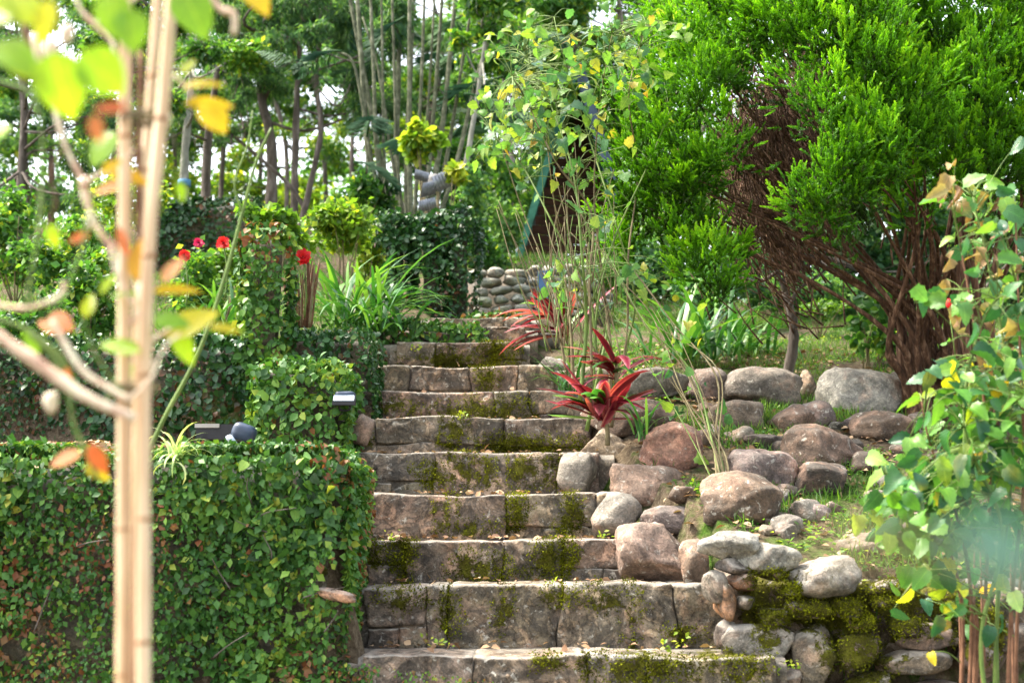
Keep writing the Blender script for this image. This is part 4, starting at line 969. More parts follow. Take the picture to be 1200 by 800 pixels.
# cordylines
m_c1 = leafmat('crimson_leaf', [(0, (.04, .012, .02)), (.35, (.12, .010, .022)), (.7, (.27, .022, .055)), (1, (.46, .20, .20))], .35, .35, namp=.5, nscale=12)
M['crimson'] = m_c1; M['maroon'] = leafmat('maroon_leaf', [(0, (.05, .01, .015)), (.6, (.20, .02, .04)), (1, (.40, .10, .08))], .3, .35)
def cordyline(label, px, py, d, lst, stem_base):
    c = P(px, py, d); root = thing('cordyline', label, 'cordyline', stem_base, 'red cordylines')
    mk('stem', *tube(spline([stem_base, (np.array(stem_base) + c) / 2 + [.01, 0, 0], c + [0, 0, .02]], 4), [.011, .008], 7, .15), M['twig'], root)
    for az, el, L, w, dr, mt, tn in lst:
        V, Q = blade(c + rng.normal(size=3) * .010 - [0, 0, rng.uniform(0, .07)], az, el, L, w * 1.42, dr, 9, .32)
        tv = np.clip(tn + .25 * np.linspace(-1, 1, len(V)) * rng.choice([-1, 1]) + np.tile([.25, -.2, .25], len(V) // 3), 0, 1)
        mk('leaf', V, None, Q, M[mt], root, tv)
def rleaves(n, L, w, lo=.15):
    out = []
    for q in range(n):
        r = rng.random(); mt = 'crimson' if r < .48 else 'maroon' if r < .86 else 'blade'
        az = -math.pi / 2 + rng.uniform(-2.2, 2.2) if q % 3 else rng.uniform(0, 6.28)
        out.append((az, rng.uniform(lo, 1.15), L * rng.uniform(.75, 1.15), w * rng.uniform(.7, 1.15), rng.uniform(.2, 1.5), mt, rng.uniform(.3, .8)))
    return out
cordyline('crimson cordyline with broad red leaves in front of the grey boulder', 705, 478, 5.75, rleaves(24, .29, .020) + [(math.pi - .35, .75, .24, .024, .5, 'crimson', .8), (math.pi - .2, .45, .26, .020, .3, 'crimson', .7), (math.pi + .1, .1, .20, .020, .1, 'blade', .9), (math.pi - .1, 1.1, .30, .022, .3, 'crimson', .6), (.1, .5, .24, .017, .6, 'crimson', .5), (0, .2, .2, .016, .5, 'crimson', .5)], P(712, 522, 5.75))
cordyline('smaller cordyline rosette with maroon leaves above the crimson one', 722, 425, 6.0, rleaves(16, .25, .015), P(716, 500, 5.95))
cordyline('cordyline with drooping red and cream leaves right of the topmost steps', 664, 376, 6.7, rleaves(22, .34, .020) + [(math.pi, .5, .30, .02, 1.4, 'crimson', .7), (math.pi - .1, .2, .28, .022, .9, 'crimson', .4), (math.pi + .1, 0, .28, .022, .7, 'maroon', .9)], P(668, 455, 6.7))

# tangle: thin bare stems and climbing shrub in the centre
tg = thing('climbing_shrub', 'tall tangled climbing shrub of thin stems with yellow-green leaves in front of the hut', 'climber', P(712, 508, 6.1))
def leafobj(tplmesh, parent, p, R, s, name='leaf'):
    if isinstance(tplmesh, list): tplmesh = tplmesh[rng.integers(len(tplmesh))]
    o = bpy.data.objects.new(name, tplmesh); COL.objects.link(o); o.parent = parent
    m = Matrix(R.tolist()).to_4x4() @ Matrix.Scale(float(s), 4); m.translation = Vector(np.array(p) - ORG[parent.name]); o.matrix_basis = m; return o
def leafmesh(tp, mat, name='leaf'):
    me = meshdata(name, tp[0], tp[1], tp[2]); me.materials.append(M[mat]); return me
LV = [leafmesh(q, 'vine') for q in VINE_T]; LR = [leafmesh(q, 'rose') for q in ROSE_T]; LD = [leafmesh(leaf_t(7, .30, .9, .6, .42, 0, .1, .08), 'dry')]; LY = [leafmesh(q, 'rose_yellow') for q in ROSE_T]
vstems = [[(690, 505), (705, 430), (712, 375), (700, 300), (668, 215), (655, 120)], [(712, 505), (720, 420), (708, 330), (700, 230), (705, 120), (715, 40)], [(676, 470), (684, 380), (682, 300), (672, 200), (640, 110), (615, 60)],
          [(672, 455), (668, 380), (660, 300), (650, 220), (640, 150)], [(735, 500), (730, 420), (740, 350), (720, 250), (690, 160), (660, 60), (650, 20)], [(716, 480), (730, 400), (735, 300), (745, 200), (738, 110), (760, 30)],
          [(700, 460), (690, 350), (650, 260), (610, 190), (580, 160)], [(690, 440), (695, 330), (690, 250), (655, 190), (620, 120), (600, 90)], [(712, 470), (700, 390), (715, 290), (760, 190), (790, 120)], [(664, 440), (650, 350), (645, 300), (655, 240), (690, 190)]]
vpaths = []
for k, st_ in enumerate(vstems):
    d = 6.1 + rng.uniform(-.25, .35); pth = spline([P(a + rng.uniform(-4, 4), b_, d + .1 * i_ * rng.uniform(-.5, .6)) for i_, (a, b_) in enumerate(st_)], 6); vpaths.append(pth)
    mk('stem', *tube(pth, [.011 if k < 4 else .007, .005, .002], 6, .2), M['twig'] if k % 2 else M['greenstem'], tg)
for q in range(58):      # fan of thin straight twigs
    a0 = rng.uniform(640, 730); b0 = rng.uniform(330, 430); d = 6.1 + rng.uniform(-.3, .4)
    a1 = a0 - rng.uniform(-30, 70); b1 = b0 - rng.uniform(70, 190)
    pth = spline([P(a0, b0, d), P((a0 + a1) / 2 + rng.uniform(-12, 12), (b0 + b1) / 2, d + rng.uniform(-.05, .05)), P(a1, b1, d + rng.uniform(-.1, .1))], 4)
    mk('twig', *tube(pth, [.0035, .0015], 5), M['twig'] if q % 3 else M['greenstem'], tg)
cnt = 0; vall = np.vstack(vpaths)
for cx, cy_, sx, sy, n in [(655, 120, 75, 80, 150), (620, 90, 60, 60, 80), (700, 60, 60, 50, 80), (685, 200, 45, 60, 26), (715, 270, 30, 70, 24), (600, 140, 30, 30, 35), (740, 90, 30, 40, 40), (655, 330, 18, 30, 22), (790, 25, 30, 22, 26), (580, 170, 24, 20, 22), (770, 320, 40, 25, 24)]:
    for q in range(n):
        a, b_ = rng.normal(cx, sx * .6), rng.normal(cy_, sy * .6); d = 6.1 + rng.normal() * .28; p = P(a, b_, d); hd_ = vall[np.argmin(np.linalg.norm(vall - p, axis=1))]; p = p * .6 + hd_ * .4 if np.linalg.norm(p - hd_) > .25 else p
        R = frame(unit(rng.normal(size=(1, 3)) + [0, 0, -.6]), unit(rng.normal(size=(1, 3)) * .7 + [0, -.6, .5]))[0]
        if cnt < 300 or True:
            leafobj(LY if rng.random() < .02 else LV, tg, p, R, rng.uniform(.030, .066)); cnt += 1
B = Buf()       # hair-thin petioles linking those leaves to stems
allp = np.vstack(vpaths)
for ch in [c for c in tg.children if c.name.startswith('leaf')]:
    p = np.array(ch.matrix_basis.translation) + ORG[tg.name]; q = allp[np.argmin(np.linalg.norm(allp - p, axis=1) + rng.random(len(allp)) * .1)]
    if np.linalg.norm(q - p) < .5: B.add(*tube(spline([q, (p + q) / 2 + [0, 0, .02], p], 3), [.0022, .0012], 4))
tag(B.build('petioles', M['greenstem'], tg), kind='stuff')
# long arching canes rising from the slope
ac = thing('arching_canes', 'long thin arching canes leaning left from a root among the boulders', 'shrub', P(858, 612, 5.35))
for q in range(11):
    a0 = 856 + rng.uniform(-14, 14); k = rng.uniform(-1, 1)
    pts = [P(a0, 612, 5.3), P(835 + k * 14 + rng.uniform(-6, 6), 530, 5.45), P(800 + k * 24, 450, 5.65), P(755 + k * 26, 375, 5.8), P(712 + k * 30, 300, 5.95), P(675 + k * 30, 225, 6.05)]
    pts = [p_ + rng.normal(size=3) * .022 * min(i_, 2) for i_, p_ in enumerate(pts)][:rng.integers(4, 7)]
    mk('cane', *tube(spline(pts, 6), np.array([.0048, .0034, .0016]) * rng.uniform(.6, 1.15), 6, .35), M['twig'] if q % 4 else M['greenstem'], ac)
for q in range(26):
    a, b_ = rng.choice([790, 800, 830, 780]) + rng.normal() * 16, rng.normal(430, 40)
    leafobj(LV if q % 4 else LR, ac, P(a, b_, 5.6), frame(unit(rng.normal(size=(1, 3)) + [0, 0, -.5]), unit(rng.normal(size=(1, 3)) + [0, -.5, .5]))[0], rng.uniform(.035, .06))

# thin forked tree on the lawn
ft = P(924, 438, 7.4); root = thing('small_tree', 'thin bare forked tree trunk on the lawn behind the broad boulder', 'tree', ft)
mk('trunk', *tube(spline(PX([(922, 446), (930, 400), (928, 370), (920, 340)], 7.4), 5), [.034, .026, .022], 8, .3), M['bark'], root)
for pts in [[(920, 342), (908, 310), (900, 285), (915, 255)], [(921, 342), (918, 300), (922, 260), (918, 220)], [(926, 358), (935, 340), (960, 322), (975, 308)], [(918, 320), (945, 312), (975, 290), (1000, 270)], [(912, 318), (890, 330), (870, 325)], [(920, 300), (950, 300), (985, 312)]]:
    mk('branch', *tube(spline(PX(pts, 7.35), 5), [.013, .005], 6, .3), M['bark'], root)

# ------------------------------------------------------------------ cypress
cyp = thing('cypress_tree', 'large bright green cypress with dark hollow and many reddish stems', 'tree', P(1085, 487, 6.5))
def plume_t(seed, n=30, flat=.6):
    r = np.random.default_rng(seed); V = []; T = []; t = []; m = 0
    for k in range(n):
        h = (k / n) ** .9; az = r.uniform(0, 2 * math.pi); tilt = r.uniform(.4, .95) * (1 - .3 * h)
        L = .34 * (1 - .55 * h) * r.uniform(.7, 1.2); w = .074 * r.uniform(.8, 1.25)
        d = np.array([math.sin(tilt) * math.cos(az), math.cos(tilt), math.sin(tilt) * math.sin(az) * flat]); d /= np.linalg.norm(d)
        b = np.array([r.normal() * .012, h * .86, r.normal() * .012]); s = unit(np.cross(d, r.normal(size=3)))
        V += [b - s * w * .8, b + d * L, b + s * w * .8]; T += [(m, m + 1, m + 2)]; m += 3
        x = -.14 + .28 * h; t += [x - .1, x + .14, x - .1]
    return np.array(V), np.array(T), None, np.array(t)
PL = [plume_t(s, 22) for s in range(6)]
def plumes(cl, dens, size, per=26):
    """flame-shaped upright tufts standing on every mass of the crown, dark gaps between them"""
    B = Buf()
    for c, r in cl:
        c = np.array(c); r = np.array(r); area = 4 * math.pi * ((r[0] * r[1]) ** 1.6 / 3 + (r[0] * r[2]) ** 1.6 / 3 + (r[1] * r[2]) ** 1.6 / 3) ** (1 / 1.6)
        nt_ = max(4, int(area * dens * (.35 if c[2] > CZ + 3.0 or c[0] > 3.1 else 1))); u = rnd_dir(nt_); u = u[(u[:, 1] < .55)]; nt_ = len(u)
        rad = rng.uniform(.70, 1.12, nt_) * (1 + .2 * fbm(u * 1.7 + c, 1, 2)); tc = c + u * r * rad[:, None]
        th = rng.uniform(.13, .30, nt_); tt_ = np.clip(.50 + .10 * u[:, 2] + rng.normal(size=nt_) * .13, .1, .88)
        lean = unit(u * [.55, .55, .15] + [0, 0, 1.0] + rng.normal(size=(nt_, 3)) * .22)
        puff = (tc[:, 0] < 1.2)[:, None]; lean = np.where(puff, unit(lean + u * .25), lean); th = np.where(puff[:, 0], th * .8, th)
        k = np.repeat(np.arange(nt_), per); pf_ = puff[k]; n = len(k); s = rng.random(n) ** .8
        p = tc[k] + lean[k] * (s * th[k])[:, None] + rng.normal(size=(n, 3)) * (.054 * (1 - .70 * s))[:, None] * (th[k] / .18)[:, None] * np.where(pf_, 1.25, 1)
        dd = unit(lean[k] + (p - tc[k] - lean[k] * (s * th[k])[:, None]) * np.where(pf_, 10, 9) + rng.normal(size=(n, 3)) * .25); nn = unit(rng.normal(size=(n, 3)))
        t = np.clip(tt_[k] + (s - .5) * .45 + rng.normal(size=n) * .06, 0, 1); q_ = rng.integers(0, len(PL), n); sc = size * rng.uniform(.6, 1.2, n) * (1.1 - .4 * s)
        for q in range(len(PL)):
            m_ = q_ == q
            if m_.any():
                a = inst(PL[q], p[m_] - dd[m_] * (sc[m_] * .4)[:, None], frame(dd[m_], nn[m_]), sc[m_], t[m_]); B.add(a[0], a[1], None, a[3])
    return B
CL = [  # px, py, d, w, h
 (760, 150, 6.6, 60, 80), (770, 95, 6.8, 60, 90), (755, 225, 6.5, 70, 100), (790, 190, 6.3, 80, 100), (800, 110, 6.5, 80, 100), (790, 265, 6.5, 80, 70), (830, 150, 6.2, 70, 110), (840, 70, 6.3, 90, 90), (812, 40, 6.7, 70, 90), (832, 225, 6.3, 50, 80),
 (835, 325, 6.2, 48, 64), (860, 290, 6.4, 40, 40), (880, 20, 6.3, 100, 80), (930, 30, 6.1, 100, 90), (955, 75, 6.0, 80, 80), (1000, 40, 6.0, 110, 100), (1060, 30, 6.1, 110, 110), (1130, 20, 6.2, 120, 110), (1190, 40, 6.3, 110, 120),
 (985, 120, 5.9, 80, 90), (1040, 120, 5.9, 100, 100), (1100, 110, 6.0, 100, 110), (1160, 110, 6.1, 110, 110), (1220, 130, 6.2, 110, 130), (975, 175, 5.8, 70, 90), (948, 228, 5.8, 50, 70), (980, 220, 5.8, 70, 70), (1020, 190, 5.8, 90, 70), (1080, 185, 5.9, 100, 70), (1140, 185, 6.0, 90, 70), (1195, 200, 6.1, 90, 80),
 (948, 268, 5.85, 50, 46), (985, 268, 5.9, 50, 40), (1030, 240, 5.9, 60, 40), (1085, 235, 6.0, 70, 44), (1130, 235, 6.05, 60, 40), (1010, 90, 5.8, 80, 70), (735, 270, 6.6, 40, 60), (760, 300, 6.5, 50, 40), (815, 300, 6.3, 50, 40), (1050, 218, 5.9, 44, 36), (1250, 220, 6.5, 120, 120), (1280, 80, 6.6, 140, 160), (780, 20, 7.0, 60, 60), (1170, 240, 6.6, 70, 60),
 (830, -60, 6.8, 150, 120), (930, -70, 6.6, 150, 130), (1040, -70, 6.5, 160, 130), (1150, -70, 6.6, 160, 130), (1260, -60, 6.8, 160, 150), (900, -170, 7.0, 180, 150), (1030, -190, 6.9, 200, 170), (1170, -180, 7.0, 200, 160), (1100, -300, 7.1, 220, 180), (980, -290, 7.2, 170, 150),
 (860, 170, 8.4, 150, 230), (930, 60, 8.2, 160, 130), (1060, 120, 8.3, 180, 160), (1190, 120, 8.3, 200, 200), (800, 200, 7.9, 80, 120), (1000, 60, 7.7, 150, 160), (1110, 60, 7.8, 160, 180), (1220, 200, 7.8, 140, 160), (1080, 190, 7.6, 150, 90), (990, 150, 7.6, 90, 120)]
cl = []
for px, py, d, w, h in CL:
    s = d / F; cl.append((P(px, py, d), (w * s / 2 * 1.12, w * s / 2 * 1.1, h * s / 2 * 1.1)))
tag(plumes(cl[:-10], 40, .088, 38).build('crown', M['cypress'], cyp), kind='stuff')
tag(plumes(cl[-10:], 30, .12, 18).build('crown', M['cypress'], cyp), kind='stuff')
for q in range(36):
    b0 = P(1085 + rng.uniform(-16, 18) + (45 if q % 4 == 0 else 0), 487, 6.5 + rng.uniform(-.08, .12)); c, r = cl[[k_ for k_, z_ in enumerate(CL[:-20]) if z_[1] < 235][rng.integers(0, 28)]]
    fork = P(1075 + rng.uniform(-35, 45) + (40 if q % 4 == 0 else 0), 390 + rng.uniform(-30, 20), 6.5 + rng.uniform(-.15, .25))
    e = c + rng.normal(size=3) * r * .3; m = fork * .5 + e * .5 + np.array([-.05 * np.sign(e[0] - fork[0]), 0, rng.uniform(-.06, .10)]) + rng.normal(size=3) * .06
    mk('limb', *tube(spline([b0 - [0, 0, .1], b0 * .5 + fork * .5, fork, m, e], 5), [.030, .022, .014, .008, .003], 8, .5), M['redbark'], cyp)
B = Buf()
for q in range(1700):     # dead inner twigs showing in the hollow
    b_ = rng.normal(175, 62); a = 900 + rng.normal() * 34 + (b_ - 175) * -.05; d = 6.7 + rng.uniform(-.3, 1.1)
    if q % 40 == 0: a, b_ = rng.uniform(900, 1200), rng.uniform(190, 330)
    L = rng.uniform(25, 80); an = math.atan2(487 - b_, 1085 - a) + rng.normal() * .35
    pts = [P(a, b_, d), P(a + math.cos(an) * L * .5 + rng.uniform(-5, 5), b_ + math.sin(an) * L * .5, d), P(a + math.cos(an) * L, b_ + math.sin(an) * L, d + rng.uniform(-.1, .1))]
    B.add(*tube(spline(pts, 2), [.002, .006], 3))
tag(B.build('twigs', M['redbark'], cyp), kind='stuff')
t2 = thing('stem_cluster', 'cluster of brown woody stems right of the cypress trunk behind the rose', 'tree', P(1135, 492, 6.2))
for q in range(11):
    a = 1118 + q * 5 + rng.uniform(-3, 3); pts = PX([(a, 500), (a + rng.uniform(-6, 6), 430), (a + rng.uniform(-14, 14), 350), (a + rng.uniform(-30, 34), 210)], 6.2 + rng.uniform(-.15, .2))
    mk('stem', *tube(spline(pts, 5), [.017, .013, .008], 7, .35), M['redbark'], t2)

# ------------------------------------------------------------------ climbing rose on the right
rs = thing('rose_bush', 'climbing rose with blue-green and yellowing leaves along the right edge', 'rose', P(1150, 830, 3.7))
rpaths = []
for pts in [[(1135, 840), (1138, 700), (1120, 600), (1090, 520), (1080, 470)], [(1150, 840), (1155, 690), (1160, 560), (1150, 440), (1135, 340), (1118, 250)], [(1165, 840), (1170, 700), (1185, 560), (1180, 430), (1160, 320), (1140, 230)],
            [(1125, 840), (1128, 720), (1110, 640), (1070, 590), (1040, 560)], [(1180, 840), (1186, 700), (1200, 560), (1195, 400), (1190, 250)], [(1158, 840), (1150, 740), (1175, 620), (1130, 500), (1150, 380), (1190, 330)], [(1190, 840), (1194, 700), (1215, 560), (1230, 440)], [(1142, 840), (1144, 720), (1120, 690), (1085, 660)]]:
    d = 3.7 + rng.uniform(-.15, .2); pth = spline([P(a, b_, d) for a, b_ in pts], 6); rpaths.append(pth); mk('stem', *tube(pth, [.006, .0045, .002], 6, .3), M['greenstem' if len(rpaths) % 3 == 0 else 'darkstem'], rs)
def rose_leaves(cx, cy_, sx, sy, n, mats, d0=3.7, smin=.035, smax=.065, dv=.16):
    for q in range(n):
        a, b_ = rng.normal(cx, sx * .55), rng.normal(cy_, sy * .55); p = P(a, b_, d0 + rng.normal() * dv)
        R = frame(unit(rng.normal(size=(1, 3)) * .8 + [0, -.1, -.7]), unit(rng.normal(size=(1, 3)) * .55 + [0, -.7, .5]))[0]
        leafobj(mats[rng.integers(len(mats))], rs, p, R, rng.uniform(smin, smax) * 1.08)
rose_leaves(1150, 470, 62, 55, 150, [LR] * 12 + [LY]); rose_leaves(1110, 560, 75, 45, 165, [LR, LR, LR, LR, LV]); rose_leaves(1180, 520, 50, 90, 90, [LR, LR]); rose_leaves(1060, 590, 40, 30, 40, [LR, LR, LV])
rose_leaves(1150, 250, 55, 60, 42, [LR, LR, LD, LV, LR]); rose_leaves(1130, 340, 50, 60, 34, [LR, LD, LR, LV]); rose_leaves(1185, 360, 30, 90, 40, [LR]); rose_leaves(1110, 690, 60, 45, 34, [LR, LR, LR, LY]); rose_leaves(1180, 400, 30, 40, 20, [LR, LD])
rose_leaves(1115, 205, 14, 14, 5, [LD]); rose_leaves(1095, 620, 60, 25, 50, [LV, LR, LR])
allp = np.vstack(rpaths); B = Buf()
for ch in [c for c in rs.children if c.name.startswith('leaf')]:
    p = np.array(ch.matrix_basis.translation) + ORG[rs.name]; q = allp[np.argmin(np.linalg.norm(allp - p, axis=1) + rng.random(len(allp)) * .08)]
    if np.linalg.norm(q - p) < .4: B.add(*tube(spline([q, (p + q) / 2 + [0, 0, .015], p], 3), [.0018, .001], 4))
tag(B.build('petioles', M['greenstem'], rs), kind='stuff')
rd = thing('reed_stakes', 'row of thin upright brown and green stalks in the bottom right corner', 'stalks', P(1150, 830, 4.3))
for a in (1126, 1141, 1152, 1168, 1187):
    pts = PX([(a + rng.uniform(-3, 3), 840), (a, 760), (a + rng.uniform(-6, 6), 660 + rng.uniform(-30, 30))], 4.3 + rng.uniform(-.08, .08))
    mk('stalk', *tube(spline(pts, 4), [.007, .005, .003], 6, .3), M['darkstem'] if rng.random() < .6 else M['greenstem'], rd)
rb = thing('rosebud', 'small red rosebud among the leaves beside the cypress trunk', 'rosebud', P(1112, 362, 4.2))
V, T = stone(P(1112, 356, 4.2), (.010, .010, .016), 2, .1, 4, 2); M['red'] = leafmat('red_petal', [(0, (.35, .005, .01)), (.5, (.62, .010, .015)), (1, (.80, .04, .03))], .25, .5); mk('bud', V, T, None, M['red'], rb, np.full(len(V), .6))
mk('stem', *tube(PX([(1120, 420), (1112, 362)], 4.2), .002, 5), M['greenstem'], rb)

# ------------------------------------------------------------------ red flowers
M['magenta'] = leafmat('magenta_petal', [(0, (.30, .005, .06)), (.5, (.55, .01, .10)), (1, (.70, .05, .16))], .25, .5)
def flower(label, px, py, d, r, mat, base_py, n=38):
    c = P(px, py, d); s = d / F; root = thing('flower', label, 'flower', P(px + 2, base_py, d), 'red flowers in the bed')
    mk('stem', *tube(spline([P(px + 2, base_py, d), P(px + 4, (py + base_py) / 2, d), c], 4), [.005, .004], 6), M['greenstem'], root)
    nrm = unit(np.array([.05, -1, .35])); R0 = r * s * rng.uniform(.9, 1.1); nrm = unit(nrm + rng.normal(size=3) * .25)
    for ring_, (rr, cnt_, up) in enumerate([(1.0, 15, .1), (.8, 13, .4), (.55, 10, .8), (.3, 6, 1.3)]):
        u = unit(np.cross(nrm, [0, 0, 1.])); v = np.cross(nrm, u)
        for q in range(cnt_):
            an = 2 * math.pi * (q + ring_ * .4) / cnt_ + rng.uniform(-.1, .1); dd = unit((u * math.cos(an) + v * math.sin(an)) * math.cos(up) + nrm * math.sin(up)); 
            a = inst(leaf_t(3, .30, .4, -.1, .6), np.array([c + nrm * .004 * ring_]), frame(dd[None], nrm[None] - dd[None] * .2 + 1e-3), np.array([R0 * rr * rng.uniform(.75, 1.15)]), np.array([rng.uniform(.2, .8)]))
            mk('petal', a[0], a[1], a[2], M[mat], root, a[3])
    V, T = stone(c + nrm * .006, (R0 * .2,) * 3, 2, .1, 3, 2); mk('centre', V, T, None, M['maroon'], root, np.full(len(V), .1))
flower('large red double flower in front of the yellow-green shrub', 355, 302, 6.9, 12, 'red', 372)
flower('dark red round flower second from the ivy column', 262, 285, 7.2, 9.5, 'red', 350)
flower('small magenta flower between two red ones', 233, 285, 7.4, 7.5, 'magenta', 350)
flower('orange-red small flower lowest and nearest the canes', 216, 300, 7.1, 8, 'red', 360)
# dead reed bundle
dr = thing('reed_bundle', 'bundle of dry brown reeds standing beneath the large red flower', 'reeds', P(352, 382, 6.95))
for q in range(40):
    a = 350 + rng.uniform(-17, 19); pts = PX([(a * .8 + 70, 384), (a, 350), (a + (a - 350) * .2 + rng.uniform(-5, 5), 312 + rng.uniform(-12, 20))], 6.95 + rng.uniform(-.06, .06))
    mk('reed', *tube(spline(pts, 3), [.004, .003], 5), M['darkstem'] if q % 4 else M['twig'], dr)

# ------------------------------------------------------------------ floodlights
m_fl = plainmat('dark_blue_housing', [(.3, (.012, .022, .045)), (.7, (.025, .045, .085))], 12, .4, .0008, None, .5)
m_glass = plainmat('lamp_glass', [(.3, (.30, .38, .46)), (.7, (.45, .55, .64))], 12, .15, .0001, None, .7)
m_blk = plainmat('black_metal', [(.3, (.01, .01, .012)), (.7, (.03, .03, .035))], 12, .5, .0005)
def floodlight(label, px, py, d, w, h, kind):
    s = d / F; c = P(px, py, d); root = thing('floodlight', label, 'floodlight', c - [0, 0, h * s / 2 + .01], 'garden floodlights')
    if kind == 0:
        V, T = stone(c, (w * s / 2, .05, h * s / 2), 3.2, .015, 1, 4, 0, None, -.35); mk('housing', V, T, None, m_fl, root)
        V, T, Q = tube([c + [-.038, -.02, -.03], c + [-.050, -.026, -.040]], [.028, .031], 20); mk('lens', V, T, Q, m_glass, root)
    else:
        V, T = stone(c + [0, .02, .006], (w * s / 2, .045, h * s / 2 * .8), 5, .012, 1, 4, 0, None, 0); mk('housing', V, T, None, m_fl, root)
        a, b_ = c + [-w * s / 2, -.045, -.012], c + [w * s / 2, -.015, .012]
        V, Q = box(a, b_); V[[4, 5, 6, 7], 1] += .02; mk('lens', V, None, Q, m_glass, root, smooth=False)
        V, Q = box(c + [-w * s / 2 - .004, -.043, -.030], c + [w * s / 2 + .004, .0, -.014]); mk('bezel', V, None, Q, m_blk, root, smooth=False)
    V, T, Q = tube(spline([c + [-.02, 0, -h * s * .2], c + [-.02, .01, -h * s * .7], c + [.02, .01, -h * s * .7], c + [.02, 0, -h * s * .2]], 3), .005, 6); mk('bracket', V, T, Q, m_blk, root)
floodlight('rounded dark blue floodlight lying on the ivy wall by the squat pier', 286, 507, 5.55, 28, 22, 0)
floodlight('boxy floodlight with pale glass clipped to the right side of the squat pier', 404, 467, 5.72, 24, 18, 1)
c = P(243, 500, 6.1); root = thing('wall_light', 'flat black bar lamp with a pale strip on the dark ivy bank', 'lamp', c - [0, 0, .06])
V, Q = box(c + [-.05, .0, -.055], c + [.13, .03, .012]); mk('housing', V, None, Q, m_blk, root, smooth=False)
V, Q = box(c + [-.055, -.008, -.004], c + [.055, .002, .014]); mk('diffuser', V, None, Q, plainmat('grey_diffuser', [(.3, (.30, .28, .25)), (.7, (.38, .36, .33))], 9, .6), root, smooth=False)

# ------------------------------------------------------------------ grass, weeds, litter on the ground
def on_ground(xr, yr, n, thr=-.1, f=1.5):
    x = rng.uniform(*xr, n); y = rng.uniform(*yr, n); z = G(x, y); p = np.stack([x, y, z], -1)
    k = fbm(p, f, 2) > thr; return p[k]
GR = (np.array([(-.05, 0, 0), (.05, 0, 0), (.035, .55, .04), (-.035, .55, .04), (0, 1, .22)], float), np.array([(3, 2, 4)]), np.array([(0, 1, 2, 3)]), np.zeros(5))
def grass(p, L, mat='grass', name='grass', label='', wd=1.0):
    n = len(p); dd = unit(rng.normal(size=(n, 3)) * .45 + [0, 0, 1]); nn = rnd_dir(n)
    sc = np.stack([np.full(n, L * wd), L * rng.uniform(.5, 1.4, n), np.full(n, L)], -1); t = np.clip(.5 + rng.normal(size=n) * .22 + fbm(p, 2, 2) * .3, 0, 1)
    V, T, Q, tt = inst(GR, p, frame(dd, nn), sc, t); return tag(mk(name, V, T, Q, M[mat], None, tt, origin=(0, 0, 0)), label, 'grass', kind='stuff')
pr = on_ground((.3, 4.2), (6.9, 11), 34000, -.25); pr = pr[pr[:, 0] > XR(pr[:, 1]) + .15]
grass(pr, .045, label='short patchy grass of the lawn under the cypress')
ps = on_ground((.55, 3.2), (4.64, 7.0), 22000, .0, 3.0); ps = ps[ps[:, 0] > XR(ps[:, 1]) + .12]
grass(ps, .055, name='weeds', label='tufts of grass growing between the boulders on the slope')
pl = on_ground((-5, -.9), (6.9, 11), 20000, -.2); grass(pl, .06, label='rough grass under the garden shrubs on the left')
pf = on_ground((-5, 4), (11, 17), 16000, -.3); grass(pf, .09, label='rough grass on the upper slope under the trees')
# small clover-like weeds
pw = np.vstack([on_ground((.6, 3.0), (4.64, 6.9), 4200, .02, 3.5), on_ground((.6, 3.5), (6.9, 9), 2600, .05, 3)]); pw = pw[pw[:, 0] > XR(pw[:, 1]) + .12]; pw = np.repeat(pw, 3, 0)
n = len(pw); pw = pw + rng.normal(size=(n, 3)) * .012 + [0, 0, .015]
V, T, Q, tt = inst(LEAF_SMALL, pw, frame(unit(rng.normal(size=(n, 3)) * [1, 1, .3]), unit(rng.normal(size=(n, 3)) * .3 + [0, -.2, 1])), rng.uniform(.014, .032, n), rng.uniform(.3, .9, n))
tag(mk('weeds', V, T, Q, M['broad'], None, tt, origin=(0, 0, 0)), 'small round-leaved green weeds between the boulders and on the lawn', 'weeds', kind='stuff')
pd = np.vstack([on_ground((.5, 3), (4.7, 8.5), 3200, -.3), on_ground((-2.6, -.85), (5.25, 6.3), 900, -.5)]); n = len(pd)
V, T, Q, tt = inst(LEAF, pd + [0, 0, .012], frame(unit(rng.normal(size=(n, 3)) * [1, 1, .2]), unit(rng.normal(size=(n, 3)) * .4 + [0, 0, 1])), rng.uniform(.02, .045, n), rng.uniform(0, 1, n))
M['litter'] = leafmat('leaf_litter', [(0, (.10, .05, .025)), (.5, (.26, .15, .08)), (1, (.42, .30, .18))], .1, .8); tag(mk('leaf_litter', V, T, Q, M['litter'], None, tt, origin=(0, 0, 0)), 'brown dead leaves scattered over the slope', 'leaf litter', kind='stuff')
# raised moss on the stones
mv = np.repeat(np.vstack(MV), 9, 0); n = len(mv); mv = mv + rng.normal(size=(n, 3)) * [.008, .003, .008] - [0, .003, 0]
V, T, Q, tt = inst(LEAF_SMALL, mv, frame(unit(rng.normal(size=(n, 3)) * .7 + [0, -.7, .35]), rnd_dir(n)), rng.uniform(.005, .013, n), np.clip(.45 + fbm(mv, 12, 3) * .6 + rng.normal(size=n) * .12, 0, 1))
M['moss'] = leafmat('moss_cushion', [(0, (.030, .028, .006)), (.4, (.080, .090, .008)), (.75, (.19, .21, .010)), (1, (.32, .36, .02))], .2, .9, spec=.05)
tag(mk('moss', V, T, Q, M['moss'], None, tt, origin=(0, 0, 0)), 'olive moss cushions growing on the step risers and the rubble wall', 'moss', kind='stuff')
L = []
for k, (d, r, a, b_) in enumerate(ST[:-1]):
    n = 46; x = rng.uniform(P(a, r, d)[0], P(b_, r, d)[0], n); y = d + .05 + rng.random(n) ** .6 * .27; L.append(np.stack([x, y, np.full(n, SZ[k] + .012)], -1))
